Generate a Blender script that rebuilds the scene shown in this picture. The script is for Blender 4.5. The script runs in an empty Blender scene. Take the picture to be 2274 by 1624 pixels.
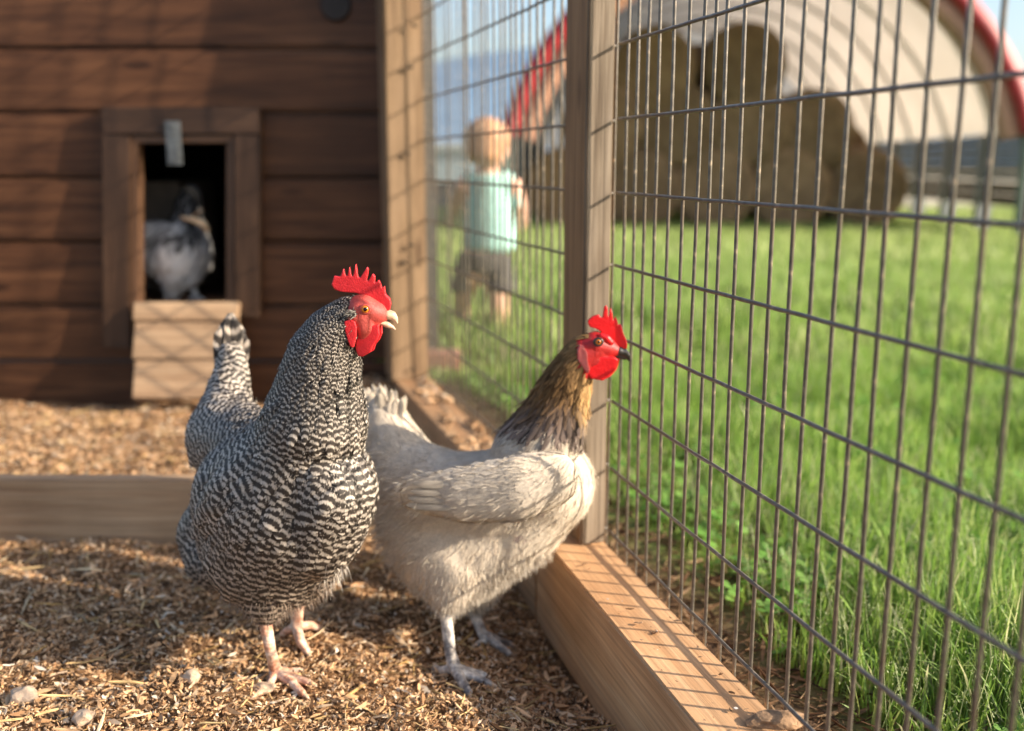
import bpy, bmesh, math, random
import numpy as np
from mathutils import Vector, Matrix, noise
from mathutils.bvhtree import BVHTree
random.seed(7); rng = np.random.default_rng(7)
scene = bpy.context.scene
C = scene.collection
R = math.radians
# ------------------------------------------------------------------ camera, sky, sun, exposure
CAM_H, PITCH, F = 0.665, R(11.5), 2211.0      # metres, tilt down, focal length in px of a 2274 px wide picture
cd = bpy.data.cameras.new('camera'); cam = bpy.data.objects.new('camera', cd); C.objects.link(cam)
cam.location = (0, 0, CAM_H); cam.rotation_euler = (R(90) - PITCH, 0, 0)
cd.lens = 35.0; cd.sensor_width = 36.0; cd.clip_start = 0.02; cd.clip_end = 5000
cd.dof.use_dof = True; cd.dof.focus_distance = 1.12; cd.dof.aperture_fstop = 2.5
scene.camera = cam
SUN_EL, SUN_AZ = R(25), R(-14)                # azimuth: angle of the direction to the sun from +X (negative: camera side)
world = bpy.data.worlds.new('World'); scene.world = world; world.use_nodes = True
wn = world.node_tree; bg = wn.nodes['Background']
sky = wn.nodes.new('ShaderNodeTexSky'); sky.sky_type = 'NISHITA'; sky.sun_disc = False
sky.sun_elevation = SUN_EL; sky.sun_rotation = math.pi/2 - SUN_AZ
sky.dust_density = 3.0; sky.air_density = 1.0; sky.altitude = 300
wn.links.new(sky.outputs[0], bg.inputs[0]); bg.inputs[1].default_value = 0.13
sl = bpy.data.lights.new('sun', 'SUN'); sl.energy = 4.6; sl.angle = R(0.6); sl.color = (1.0, 0.87, 0.70)
sun = bpy.data.objects.new('sun', sl); C.objects.link(sun)
sdir = Vector((math.cos(SUN_EL)*math.cos(SUN_AZ), math.cos(SUN_EL)*math.sin(SUN_AZ), math.sin(SUN_EL)))
sun.rotation_euler = sdir.to_track_quat('Z', 'Y').to_euler()
vs = scene.view_settings; vs.view_transform = 'Standard'; vs.look = 'None'; vs.exposure = 1.05; vs.gamma = 1.0
vs.use_curve_mapping = False
scene.render.engine = 'CYCLES'
# ------------------------------------------------------------------ helpers
ct, st = math.cos(PITCH), math.sin(PITCH)
def ray(u, v):
    x = (u-1137.0)/F; yv = (812.0-v)/F
    return x, ct + yv*st, -st + yv*ct
def W(u, v, Y):                                # point at world depth Y along the sight line of a measured point
    x, dy, dz = ray(u, v); s = Y/dy
    return Vector((x*s, Y, CAM_H + dz*s))
def G(u, v, z=0.0):                            # ... at height z
    x, dy, dz = ray(u, v); s = (z-CAM_H)/dz
    return Vector((x*s, dy*s, z))
def proj(p):                                   # (n,3) -> u, v
    p = np.asarray(p); y = p[..., 1]; z = p[..., 2]-CAM_H
    d = y*ct - z*st; yy = y*st + z*ct
    return 1137 + F*p[..., 0]/d, 812 - F*yy/d
ALPHA = R(16.9)
FD = Vector((-math.sin(ALPHA), math.cos(ALPHA), 0))      # along the fence, away
FN = Vector((math.cos(ALPHA), math.sin(ALPHA), 0))       # across the fence, outwards
def FP(perp, Y, z):                            # point at distance perp from the camera's line, depth Y
    kink = 0.015*((Y-0.92)/0.51 if Y < 1.43 else (2.69-Y)/1.26)      # the run bends slightly at the middle post
    return Vector(((perp - Y*FN.y)/FN.x + kink, Y, z))
FENCE = 0.545
def link(o, parent=None):
    C.objects.link(o)
    if parent is not None:
        o.parent = parent
    return o
def tag(o, label=None, cat=None, group=None, kind=None):
    if label: o['label'] = label
    if cat: o['category'] = cat
    if group: o['group'] = group
    if kind: o['kind'] = kind
    return o
def thing(name, loc, label, cat, group=None):
    o = bpy.data.objects.new(name, None); o.location = loc; o.empty_display_size = 0.05; C.objects.link(o)
    return tag(o, label, cat, group)
def place(o, parent):
    if parent is not None:
        p = Vector((0, 0, 0)); q = parent
        while q is not None: p += q.location; q = q.parent
        # the objects above are never rotated, so a shift is enough
        o.location = o.location - p
    return link(o, parent)
def npmesh(name, V, Fc, mats=(), smooth=True):
    V = np.asarray(V, dtype=np.float32).reshape(-1, 3); Fc = np.asarray(Fc, dtype=np.int32)
    me = bpy.data.meshes.new(name); k = Fc.shape[1]; n = len(Fc)
    me.vertices.add(len(V)); me.vertices.foreach_set('co', V.ravel())
    me.loops.add(n*k); me.loops.foreach_set('vertex_index', Fc.ravel())
    me.polygons.add(n); me.polygons.foreach_set('loop_start', np.arange(0, n*k, k, dtype=np.int32))
    me.polygons.foreach_set('loop_total', np.full(n, k, dtype=np.int32))
    me.polygons.foreach_set('use_smooth', np.full(n, smooth, dtype=bool))
    me.update(calc_edges=True); me.validate()
    for m in mats: me.materials.append(m)
    return me
def mobj(name, me, mat=None, parent=None):
    o = bpy.data.objects.new(name, me)
    if mat is not None:
        me.materials.clear(); me.materials.append(mat)
    return place(o, parent)
def attr(me, name, vals, typ='FLOAT'):
    a = me.attributes.new(name, typ, 'POINT')
    vals = np.asarray(vals, dtype=np.float32)
    if typ == 'FLOAT': a.data.foreach_set('value', vals.ravel())
    elif typ == 'FLOAT_COLOR':
        c = np.ones((len(vals), 4), dtype=np.float32); c[:, :3] = vals; a.data.foreach_set('color', c.ravel())
    elif typ == 'FLOAT_VECTOR': a.data.foreach_set('vector', vals.ravel())
def bm_obj(name, bm, mat, parent=None, smooth=False):
    me = bpy.data.meshes.new(name); bm.to_mesh(me); bm.free()
    if smooth:
        me.polygons.foreach_set('use_smooth', np.ones(len(me.polygons), dtype=bool))
    return mobj(name, me, mat, parent)
def tube_arrays(pts, rad, sides=8):
    pts = [Vector(p) for p in pts]; n = len(pts); V = []; Fc = []
    up = Vector((0, 0, 1)) if abs((pts[-1]-pts[0]).normalized().z) < 0.8 else Vector((1, 0, 0))
    for i, p in enumerate(pts):
        d = (pts[min(i+1, n-1)] - pts[max(i-1, 0)]).normalized()
        a = d.cross(up).normalized(); b = a.cross(d)
        r = rad[i] if hasattr(rad, '__len__') else rad
        for k in range(sides):
            t = 2*math.pi*k/sides
            V.append(p + (a*math.cos(t) + b*math.sin(t))*r)
    for i in range(n-1):
        for k in range(sides):
            k2 = (k+1) % sides
            Fc.append((i*sides+k, i*sides+k2, (i+1)*sides+k2, (i+1)*sides+k))
    return V, Fc
def tube_mesh(name, pts, rad, sides=8):
    V, Fc = tube_arrays(pts, rad, sides); n = len(pts)
    me = bpy.data.meshes.new(name)
    me.from_pydata([tuple(v) for v in V], [], Fc + [tuple(range(sides))[::-1], tuple(range((n-1)*sides, n*sides))])
    me.polygons.foreach_set('use_smooth', np.ones(len(me.polygons), dtype=bool)); me.update()
    return me
ICO = None
def ico():
    global ICO
    if ICO is None:
        b = bmesh.new(); bmesh.ops.create_icosphere(b, subdivisions=3, radius=1.0)
        ICO = (np.array([v.co[:] for v in b.verts]), np.array([[v.index for v in f.verts] for f in b.faces])); b.free()
    return ICO
def remeshed(name, V, Fc, voxel, smooth_it=6, sm=0.5):
    me = npmesh('tmp', V, Fc); o = bpy.data.objects.new('tmp', me); C.objects.link(o)
    m = o.modifiers.new('r', 'REMESH'); m.mode = 'VOXEL'; m.voxel_size = voxel; m.use_smooth_shade = True
    if smooth_it:
        s = o.modifiers.new('s', 'SMOOTH'); s.factor = sm; s.iterations = smooth_it
    dg = bpy.context.evaluated_depsgraph_get()
    out = bpy.data.meshes.new_from_object(o.evaluated_get(dg)); out.name = name
    bpy.data.objects.remove(o); bpy.data.meshes.remove(me)
    return out
def chain_mesh(name, chains, voxel=0.004, smooth_it=6):
    """one continuous skin round chains of ellipsoids [(centre, radii), ...]"""
    iv, jf = ico(); VV = []; FF = []; n = 0
    for ch in chains:
        items = []
        ch = [(Vector(p), np.array(r if hasattr(r, '__len__') else (r, r, r), dtype=float)) for p, r in ch]
        for i in range(len(ch)):
            items.append(ch[i])
            if i+1 < len(ch):
                (p, r), (q, s) = ch[i], ch[i+1]
                k = int((q-p).length/(0.22*min(r.min(), s.min())))
                k = min(k, 24)
                for j in range(1, k):
                    t = j/k; items.append((p.lerp(q, t), r*(1-t)+s*t))
        for p, r in items:
            VV.append(iv*r + np.array(p)); FF.append(jf+n); n += len(iv)
    return remeshed(name, np.concatenate(VV), np.concatenate(FF), voxel, smooth_it)
def slab_mesh(name, poly, thick, voxel=0.0012, smooth_it=5, bow=0.0):
    """closed slab from an outline of world points, extruded across (Y), then rounded"""
    b = bmesh.new()
    a = [b.verts.new(Vector(p) - Vector((0, thick/2, 0))) for p in poly]
    c = [b.verts.new(Vector(p) + Vector((0, thick/2, 0))) for p in poly]
    n = len(poly)
    fa = b.faces.new(a); fc = b.faces.new(c[::-1])
    for i in range(n): b.faces.new((a[i], c[i], c[(i+1) % n], a[(i+1) % n]))
    bmesh.ops.recalc_face_normals(b, faces=b.faces[:]); bmesh.ops.triangulate(b, faces=b.faces[:])
    V = np.array([v.co[:] for v in b.verts]); b.verts.index_update()
    Fc = np.array([[v.index for v in f.verts] for f in b.faces]); b.free()
    return remeshed(name, V, Fc, voxel, smooth_it)
# ------------------------------------------------------------------ materials
def mat(name):
    m = bpy.data.materials.new(name); m.use_nodes = True; nt = m.node_tree
    return m, nt, nt.nodes['Principled BSDF'], nt.nodes['Material Output']
def nd(nt, typ, **kw):
    n = nt.nodes.new(typ)
    for k, v in kw.items():
        if k.startswith('i_'):
            key = k[2:]; key = int(key) if key.isdigit() else key.replace('_', ' ')
            n.inputs[key].default_value = v
        else: setattr(n, k, v)
    return n
def ramp(nt, fac, stops, interp='LINEAR'):
    r = nt.nodes.new('ShaderNodeValToRGB'); r.color_ramp.interpolation = interp
    el = r.color_ramp.elements
    while len(el) < len(stops): el.new(0.5)
    for e, (p, c) in zip(el, stops): e.position = p; e.color = (*c, 1) if len(c) == 3 else c
    nt.links.new(fac, r.inputs[0]); return r.outputs[0]
def mixc(nt, fac, a, b, blend='MIX'):
    m = nt.nodes.new('ShaderNodeMix'); m.data_type = 'RGBA'; m.blend_type = blend
    for s, val in ((m.inputs[0], fac), (m.inputs[6], a), (m.inputs[7], b)):
        if isinstance(val, (int, float)): s.default_value = val
        elif isinstance(val, tuple): s.default_value = (*val, 1)
        else: nt.links.new(val, s)
    return m.outputs[2]
def mth(nt, op, a, b=None, c=None):
    m = nt.nodes.new('ShaderNodeMath'); m.operation = op
    for i, val in enumerate((a, b, c)):
        if val is None: continue
        if isinstance(val, (int, float)): m.inputs[i].default_value = val
        else: nt.links.new(val, m.inputs[i])
    return m.outputs[0]
def bump(nt, p, h, strength=0.3, dist=0.001):
    b = nt.nodes.new('ShaderNodeBump'); b.inputs['Strength'].default_value = strength; b.inputs['Distance'].default_value = dist
    nt.links.new(h, b.inputs['Height']); nt.links.new(b.outputs[0], p.inputs['Normal'])
def simple(name, col, rough=0.6, metal=0.0, noise_amt=0.15, scale=30, bmp=0.0, bd=0.001):
    m, nt, p, _ = mat(name)
    tc = nd(nt, 'ShaderNodeTexCoord'); n = nd(nt, 'ShaderNodeTexNoise', i_Scale=float(scale), i_Detail=6.0)
    nt.links.new(tc.outputs['Object'], n.inputs['Vector'])
    lo = tuple(c*(1-noise_amt) for c in col); hi = tuple(min(1, c*(1+noise_amt)) for c in col)
    nt.links.new(ramp(nt, n.outputs['Fac'], [(0.3, lo), (0.7, hi)]), p.inputs['Base Color'])
    p.inputs['Roughness'].default_value = rough; p.inputs['Metallic'].default_value = metal
    if bmp: bump(nt, p, n.outputs['Fac'], bmp, bd)
    return m
def wood(name, c1, c2, c3, rough=0.65, grain=60.0, knots=True, spec=0.4, stain=None, crack=0.4):
    """grain runs along the object's local X"""
    m, nt, p, _ = mat(name)
    tc = nd(nt, 'ShaderNodeTexCoord'); oi = nd(nt, 'ShaderNodeObjectInfo')
    add = nd(nt, 'ShaderNodeVectorMath', operation='ADD'); sc = nd(nt, 'ShaderNodeVectorMath', operation='SCALE')
    cmb = nd(nt, 'ShaderNodeCombineXYZ')
    for i in range(3): nt.links.new(oi.outputs['Random'], cmb.inputs[i])
    nt.links.new(cmb.outputs[0], sc.inputs[0]); sc.inputs['Scale'].default_value = 13.7
    nt.links.new(tc.outputs['Object'], add.inputs[0]); nt.links.new(sc.outputs[0], add.inputs[1])
    mp = nd(nt, 'ShaderNodeMapping'); mp.inputs['Scale'].default_value = (1.6, 22, 22)
    nt.links.new(add.outputs[0], mp.inputs[0])
    n1 = nd(nt, 'ShaderNodeTexNoise', i_Scale=1.5, i_Detail=5.0, i_Distortion=1.2); nt.links.new(mp.outputs[0], n1.inputs['Vector'])
    mp2 = nd(nt, 'ShaderNodeMapping'); mp2.inputs['Scale'].default_value = (4, grain*4, grain*4); nt.links.new(add.outputs[0], mp2.inputs[0])
    n2 = nd(nt, 'ShaderNodeTexNoise', i_Scale=1.0, i_Detail=4.0, i_Roughness=0.65); nt.links.new(mp2.outputs[0], n2.inputs['Vector'])
    n3 = nd(nt, 'ShaderNodeTexNoise', i_Scale=5.0, i_Detail=5.0); nt.links.new(add.outputs[0], n3.inputs['Vector'])
    col = ramp(nt, n1.outputs['Fac'], [(0.25, c1), (0.5, c2), (0.75, c3)])
    dark = ramp(nt, n2.outputs['Fac'], [(0.35, (0.45, 0.42, 0.4)), (0.55, (1, 1, 1))])
    col = mixc(nt, crack, col, dark, 'MULTIPLY')
    col = mixc(nt, 0.5, col, ramp(nt, n3.outputs['Fac'], [(0.35, (0.62, 0.6, 0.58)), (0.65, (1.15, 1.15, 1.15))]), 'MULTIPLY')
    if knots:
        v = nd(nt, 'ShaderNodeTexVoronoi', i_Scale=1.0); mpk = nd(nt, 'ShaderNodeMapping'); mpk.inputs['Scale'].default_value = (3.2, 11, 11)
        nt.links.new(add.outputs[0], mpk.inputs[0]); nt.links.new(mpk.outputs[0], v.inputs['Vector'])
        k = ramp(nt, v.outputs['Distance'], [(0.08, (0.25, 0.2, 0.16)), (0.16, (1, 1, 1))])
        col = mixc(nt, 0.75, col, k, 'MULTIPLY')
    hv = nd(nt, 'ShaderNodeHueSaturation'); nt.links.new(col, hv.inputs['Color'])
    nt.links.new(mth(nt, 'MULTIPLY_ADD', oi.outputs['Random'], 0.35, 0.82), hv.inputs['Value'])
    nt.links.new(hv.outputs[0], p.inputs['Base Color'])
    p.inputs['Roughness'].default_value = rough; p.inputs['Specular IOR Level'].default_value = spec
    h = mth(nt, 'ADD', n2.outputs['Fac'], mth(nt, 'MULTIPLY', n1.outputs['Fac'], 0.6))
    bump(nt, p, h, 0.55, 0.0015)
    return m
M = {}
M['stain'] = wood('stained_wood', (0.050, 0.020, 0.009), (0.105, 0.043, 0.019), (0.18, 0.080, 0.036), rough=0.5, spec=0.4)
M['stain_dark'] = wood('dark_stained_wood', (0.05, 0.026, 0.014), (0.095, 0.050, 0.028), (0.14, 0.075, 0.042), rough=0.45, knots=False)
M['stain_frame'] = wood('frame_stained_wood', (0.038, 0.019, 0.010), (0.066, 0.034, 0.019), (0.095, 0.052, 0.030), rough=0.45, knots=False)
M['pine'] = wood('bare_pine', (0.34, 0.205, 0.115), (0.44, 0.29, 0.17), (0.52, 0.365, 0.23), rough=0.7, crack=0.55)
M['pine_rail'] = wood('rail_pine', (0.40, 0.21, 0.095), (0.50, 0.29, 0.145), (0.57, 0.36, 0.20), rough=0.75, crack=0.6, knots=False)
M['weathered'] = wood('weathered_wood', (0.19, 0.14, 0.095), (0.28, 0.22, 0.16), (0.38, 0.31, 0.24), rough=0.8, crack=0.8, grain=45)
M['post'] = wood('post_wood', (0.16, 0.095, 0.05), (0.24, 0.155, 0.085), (0.32, 0.215, 0.13), rough=0.75, crack=0.6)
M['pale_edge'] = wood('pale_edge_wood', (0.16, 0.12, 0.09), (0.26, 0.21, 0.17), (0.36, 0.31, 0.26), rough=0.4, knots=False)
M['post_inner'] = wood('brown_post_side', (0.22, 0.12, 0.05), (0.34, 0.19, 0.085), (0.44, 0.27, 0.13), rough=0.75, crack=0.6)
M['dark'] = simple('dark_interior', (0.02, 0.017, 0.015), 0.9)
M['metal'] = simple('galvanised_metal', (0.17, 0.18, 0.18), 0.5, 0.5, 0.3, 60)
def wire_mat():
    m, nt, p, _ = mat('galvanised_wire')
    tc = nd(nt, 'ShaderNodeTexCoord'); n = nd(nt, 'ShaderNodeTexNoise', i_Scale=90.0, i_Detail=5.0); nt.links.new(tc.outputs['Object'], n.inputs['Vector'])
    n2 = nd(nt, 'ShaderNodeTexNoise', i_Scale=14.0, i_Detail=3.0); nt.links.new(tc.outputs['Object'], n2.inputs['Vector'])
    c = ramp(nt, n.outputs['Fac'], [(0.3, (0.085, 0.070, 0.056)), (0.6, (0.15, 0.128, 0.105)), (0.76, (0.42, 0.32, 0.22))])
    nt.links.new(mixc(nt, ramp(nt, n2.outputs['Fac'], [(0.5, (0, 0, 0)), (0.8, (1, 1, 1))]), c, (0.12, 0.075, 0.05)), p.inputs['Base Color'])
    p.inputs['Metallic'].default_value = 0.25; p.inputs['Roughness'].default_value = 0.33; p.inputs['Specular IOR Level'].default_value = 0.8
    bump(nt, p, n.outputs['Fac'], 0.4, 0.0005)
    return m
M['wire'] = wire_mat(); M['staple'] = simple('dark_staple', (0.03, 0.03, 0.03), 0.5, .5)
def col_attr_mat(name, rough=0.75, translucent=0.0, streak=0.0, spec=0.3, bmp=0.0, sheen=0.0):
    m, nt, p, out = mat(name)
    a = nd(nt, 'ShaderNodeAttribute', attribute_name='col'); col = a.outputs['Color']
    if streak or bmp:
        uv = nd(nt, 'ShaderNodeAttribute', attribute_name='fuv')
        mp = nd(nt, 'ShaderNodeMapping'); mp.inputs['Scale'].default_value = (9, 60, 1); nt.links.new(uv.outputs['Vector'], mp.inputs[0])
        n = nd(nt, 'ShaderNodeTexNoise', i_Scale=1.0, i_Detail=3.0, i_Roughness=0.7); nt.links.new(mp.outputs[0], n.inputs['Vector'])
        if streak: col = mixc(nt, streak, col, ramp(nt, n.outputs['Fac'], [(0.3, (0.45, 0.42, 0.4)), (0.62, (1.1, 1.1, 1.1))]), 'MULTIPLY')
        if bmp: bump(nt, p, n.outputs['Fac'], bmp, 0.001)
    nt.links.new(col, p.inputs['Base Color'])
    p.inputs['Roughness'].default_value = rough; p.inputs['Specular IOR Level'].default_value = spec
    if sheen: p.inputs['Sheen Weight'].default_value = sheen
    if translucent:
        t = nd(nt, 'ShaderNodeBsdfTranslucent'); nt.links.new(col, t.inputs[0])
        mx = nd(nt, 'ShaderNodeMixShader'); mx.inputs[0].default_value = translucent
        nt.links.new(p.outputs[0], mx.inputs[1]); nt.links.new(t.outputs[0], mx.inputs[2]); nt.links.new(mx.outputs[0], out.inputs[0])
    return m
M['chips'] = col_attr_mat('wood_shavings', 0.9, spec=0.08)
M['blades'] = col_attr_mat('grass_blade', 0.5, 0.45, spec=0.5)
M['pale_feather'] = col_attr_mat('pale_feathers', 0.75, 0.20, 0.65, 0.12, 0.35, 0.0)
def barred_mat():
    m, nt, p, out = mat('barred_feathers')
    uv = nd(nt, 'ShaderNodeAttribute', attribute_name='fuv'); sep = nd(nt, 'ShaderNodeSeparateXYZ'); nt.links.new(uv.outputs['Vector'], sep.inputs[0])
    # fuv = (across -1..1, distance from the tip in bars, random per feather)
    ac, bars, rn = sep.outputs[0], sep.outputs[1], sep.outputs[2]
    arc = mth(nt, 'MULTIPLY', mth(nt, 'MULTIPLY', ac, ac), 0.42)
    vec = nd(nt, 'ShaderNodeCombineXYZ'); nt.links.new(mth(nt, 'MULTIPLY', ac, 12.0), vec.inputs[0]); nt.links.new(mth(nt, 'MULTIPLY', bars, 1.5), vec.inputs[1]); nt.links.new(mth(nt, 'MULTIPLY', rn, 50.0), vec.inputs[2])
    n = nd(nt, 'ShaderNodeTexNoise', i_Scale=1.0, i_Detail=3.0, i_Roughness=0.7); nt.links.new(vec.outputs[0], n.inputs['Vector'])
    t = mth(nt, 'ADD', mth(nt, 'ADD', bars, arc), mth(nt, 'MULTIPLY', mth(nt, 'SUBTRACT', n.outputs['Fac'], 0.5), 0.85))
    t = mth(nt, 'ADD', t, mth(nt, 'MULTIPLY', rn, 0.25))
    fr = mth(nt, 'FRACT', mth(nt, 'ADD', t, 10.0))
    w = ramp(nt, fr, [(0.0, (0, 0, 0)), (0.40, (0, 0, 0)), (0.54, (1, 1, 1)), (0.80, (1, 1, 1)), (0.90, (0, 0, 0))])
    a = nd(nt, 'ShaderNodeAttribute', attribute_name='col')
    sk = nd(nt, 'ShaderNodeAttribute', attribute_name='speck')
    m2 = ramp(nt, n.outputs['Fac'], [(0.46, (0, 0, 0)), (0.56, (1, 1, 1))])
    w = mixc(nt, sk.outputs['Fac'], w, m2, 'MULTIPLY')
    white = mixc(nt, 1.0, a.outputs['Color'], ramp(nt, n.outputs['Fac'], [(0.3, (0.6, 0.56, 0.52)), (0.65, (1.05, 1.05, 1.05))]), 'MULTIPLY')
    black = ramp(nt, n.outputs['Fac'], [(0.3, (0.016, 0.012, 0.010)), (0.8, (0.055, 0.042, 0.033))])
    nt.links.new(mixc(nt, w, black, white), p.inputs['Base Color'])
    p.inputs['Roughness'].default_value = 0.5; p.inputs['Specular IOR Level'].default_value = 0.35
    bump(nt, p, n.outputs['Fac'], 0.5, 0.001)
    return m
M['barred'] = barred_mat()
def flesh(name, c1, c2, rough=0.45, scale=420, sss=0.25):
    m, nt, p, _ = mat(name)
    tc = nd(nt, 'ShaderNodeTexCoord'); v = nd(nt, 'ShaderNodeTexVoronoi', i_Scale=float(scale)); nt.links.new(tc.outputs['Object'], v.inputs['Vector'])
    n = nd(nt, 'ShaderNodeTexNoise', i_Scale=150.0, i_Detail=6.0, i_Roughness=0.7); nt.links.new(tc.outputs['Object'], n.inputs['Vector'])
    nt.links.new(mixc(nt, n.outputs['Fac'], c1, c2), p.inputs['Base Color'])
    p.inputs['Roughness'].default_value = rough
    p.inputs['Subsurface Weight'].default_value = sss; p.inputs['Subsurface Radius'].default_value = (0.004, 0.001, 0.0006); p.inputs['Subsurface Scale'].default_value = 1.0
    bump(nt, p, mth(nt, 'ADD', mth(nt, 'SUBTRACT', 1.0, v.outputs['Distance']), mth(nt, 'MULTIPLY', n.outputs['Fac'], 2.0)), 0.28, 0.0010)
    return m
M['comb'] = flesh('comb_red', (0.44, 0.004, 0.010), (0.78, 0.030, 0.038), 0.5, 520, 0.2)
M['face'] = flesh('face_red', (0.22, 0.006, 0.008), (0.74, 0.13, 0.10), 0.6, 380)
M['comb2'] = flesh('bright_comb_red', (0.68, 0.006, 0.010), (0.80, 0.015, 0.02), 0.35, 300)
M['face2'] = flesh('dark_face_red', (0.30, 0.008, 0.010), (0.50, 0.02, 0.02), 0.5, 500)
M['lobe'] = flesh('earlobe_pink', (0.50, 0.03, 0.035), (0.66, 0.22, 0.20), 0.5, 500)
M['horn'] = simple('horn_beak', (0.58, 0.42, 0.29), 0.3, 0, 0.35, 120)
M['horn_dark'] = simple('dark_beak', (0.035, 0.030, 0.030), 0.3, 0, 0.4, 90)
M['iris'] = simple('orange_iris', (0.75, 0.22, 0.02), 0.15, 0, 0.2, 400)
M['pupil'] = simple('pupil', (0.004, 0.004, 0.004), 0.08, 0, 0, 10)
def scaly(name, c1, c2, c3):
    m, nt, p, _ = mat(name)
    tc = nd(nt, 'ShaderNodeTexCoord'); mp = nd(nt, 'ShaderNodeMapping'); mp.inputs['Scale'].default_value = (0.7, 0.7, 1.0); nt.links.new(tc.outputs['Object'], mp.inputs[0])
    v = nd(nt, 'ShaderNodeTexVoronoi', i_Scale=260.0); nt.links.new(mp.outputs[0], v.inputs['Vector'])
    n = nd(nt, 'ShaderNodeTexNoise', i_Scale=70.0, i_Detail=5.0); nt.links.new(tc.outputs['Object'], n.inputs['Vector'])
    c = ramp(nt, n.outputs['Fac'], [(0.35, c1), (0.5, c2), (0.65, c3)])
    nt.links.new(mixc(nt, 0.6, c, ramp(nt, v.outputs['Distance'], [(0.0, (1.1, 1.1, 1.1)), (0.8, (0.45, 0.38, 0.34))]), 'MULTIPLY'), p.inputs['Base Color'])
    p.inputs['Roughness'].default_value = 0.5; bump(nt, p, mth(nt, 'SUBTRACT', 1.0, v.outputs['Distance']), 0.7, 0.0012)
    return m
M['leg_pink'] = scaly('pink_leg_scales', (0.62, 0.30, 0.19), (0.78, 0.50, 0.36), (0.84, 0.68, 0.55))
M['leg_grey'] = scaly('grey_leg_scales', (0.20, 0.19, 0.19), (0.52, 0.49, 0.45), (0.86, 0.80, 0.70))
M['skin'] = simple('child_skin', (0.72, 0.42, 0.30), 0.5, 0, 0.08, 15)
M['hair'] = simple('blond_hair', (0.56, 0.30, 0.165), 0.6, 0, 0.3, 40)
M['shirt'] = simple('mint_cloth', (0.40, 0.68, 0.64), 0.85, 0, 0.12, 10, 0.5, 0.02)
M['shorts'] = simple('grey_cloth', (0.08, 0.075, 0.07), 0.9, 0, 0.5, 9)
M['red'] = simple('red_paint', (0.36, 0.020, 0.03), 0.5, 0, 0.25, 6)
M['tan'] = simple('orange_brown_band', (0.42, 0.21, 0.14), 0.6, 0, 0.2, 4)
M['steel'] = simple('grey_steel', (0.30, 0.31, 0.32), 0.5, 0.3, 0.15, 5)
M['pale_steel'] = simple('pale_steel', (0.55, 0.54, 0.52), 0.5, 0.1, 0.1, 5)
M['corr'] = simple('grey_cladding', (0.15, 0.155, 0.155), 0.6, 0.2, 0.2, 3)
M['board_dark'] = simple('dark_boards', (0.12, 0.085, 0.065), 0.8, 0, 0.3, 6)
M['green_post'] = simple('green_grey_post', (0.16, 0.20, 0.17), 0.7, 0, 0.2, 6)
M['blue_siding'] = simple('blue_grey_siding', (0.32, 0.41, 0.46), 0.7, 0, 0.1, 1)
M['roof_grey'] = simple('pale_roof', (0.42, 0.47, 0.50), 0.6, 0, 0.1, 1)
M['brick'] = simple('reddish_stone', (0.36, 0.19, 0.13), 0.85, 0, 0.25, 60, 0.4, 0.002)
M['stone'] = simple('pale_stone', (0.50, 0.36, 0.25), 0.75, 0, 0.3, 80, 0.6, 0.002)
M['dirt'] = simple('dirt_clod', (0.26, 0.16, 0.09), 0.95, 0, 0.4, 200, 0.8, 0.002)
def membrane():
    m, nt, p, out = mat('barn_membrane')
    p.inputs['Base Color'].default_value = (0.62, 0.55, 0.44, 1); p.inputs['Roughness'].default_value = 0.7
    t = nd(nt, 'ShaderNodeBsdfTranslucent'); tc = nd(nt, 'ShaderNodeTexCoord'); n = nd(nt, 'ShaderNodeTexNoise', i_Scale=1.5, i_Detail=3.0)
    nt.links.new(tc.outputs['Object'], n.inputs['Vector'])
    nt.links.new(ramp(nt, n.outputs['Fac'], [(0.3, (0.72, 0.68, 0.64)), (0.7, (0.80, 0.76, 0.72))]), t.inputs[0])
    mx = nd(nt, 'ShaderNodeMixShader'); mx.inputs[0].default_value = 0.6
    nt.links.new(p.outputs[0], mx.inputs[1]); nt.links.new(t.outputs[0], mx.inputs[2]); nt.links.new(mx.outputs[0], out.inputs[0])
    return m
M['membrane'] = membrane()
def hay():
    m, nt, p, out = mat('hay')
    tc = nd(nt, 'ShaderNodeTexCoord'); n = nd(nt, 'ShaderNodeTexNoise', i_Scale=4.0, i_Detail=9.0, i_Roughness=0.75); nt.links.new(tc.outputs['Object'], n.inputs['Vector'])
    oi = nd(nt, 'ShaderNodeObjectInfo')
    c = ramp(nt, n.outputs['Fac'], [(0.3, (0.13, 0.078, 0.04)), (0.5, (0.24, 0.15, 0.082)), (0.7, (0.38, 0.25, 0.14))])
    hv = nd(nt, 'ShaderNodeHueSaturation'); nt.links.new(c, hv.inputs['Color']); nt.links.new(mth(nt, 'MULTIPLY_ADD', oi.outputs['Random'], 0.45, 0.72), hv.inputs['Value'])
    nt.links.new(hv.outputs[0], p.inputs['Base Color']); p.inputs['Roughness'].default_value = 0.9; bump(nt, p, n.outputs['Fac'], 0.8, 0.03)
    return m
M['hay'] = hay()
def ground_mat(name, cols, scale, bd=0.01):
    m, nt, p, out = mat(name)
    tc = nd(nt, 'ShaderNodeTexCoord'); n = nd(nt, 'ShaderNodeTexNoise', i_Scale=float(scale), i_Detail=10.0, i_Roughness=0.7); nt.links.new(tc.outputs['Object'], n.inputs['Vector'])
    c = ramp(nt, n.outputs['Fac'], cols)
    p.inputs['Roughness'].default_value = 0.95; p.inputs['Specular IOR Level'].default_value = 0.1
    nt.links.new(c, p.inputs['Base Color']); bump(nt, p, n.outputs['Fac'], 0.8, bd)
    return m, nt, p, c
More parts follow.
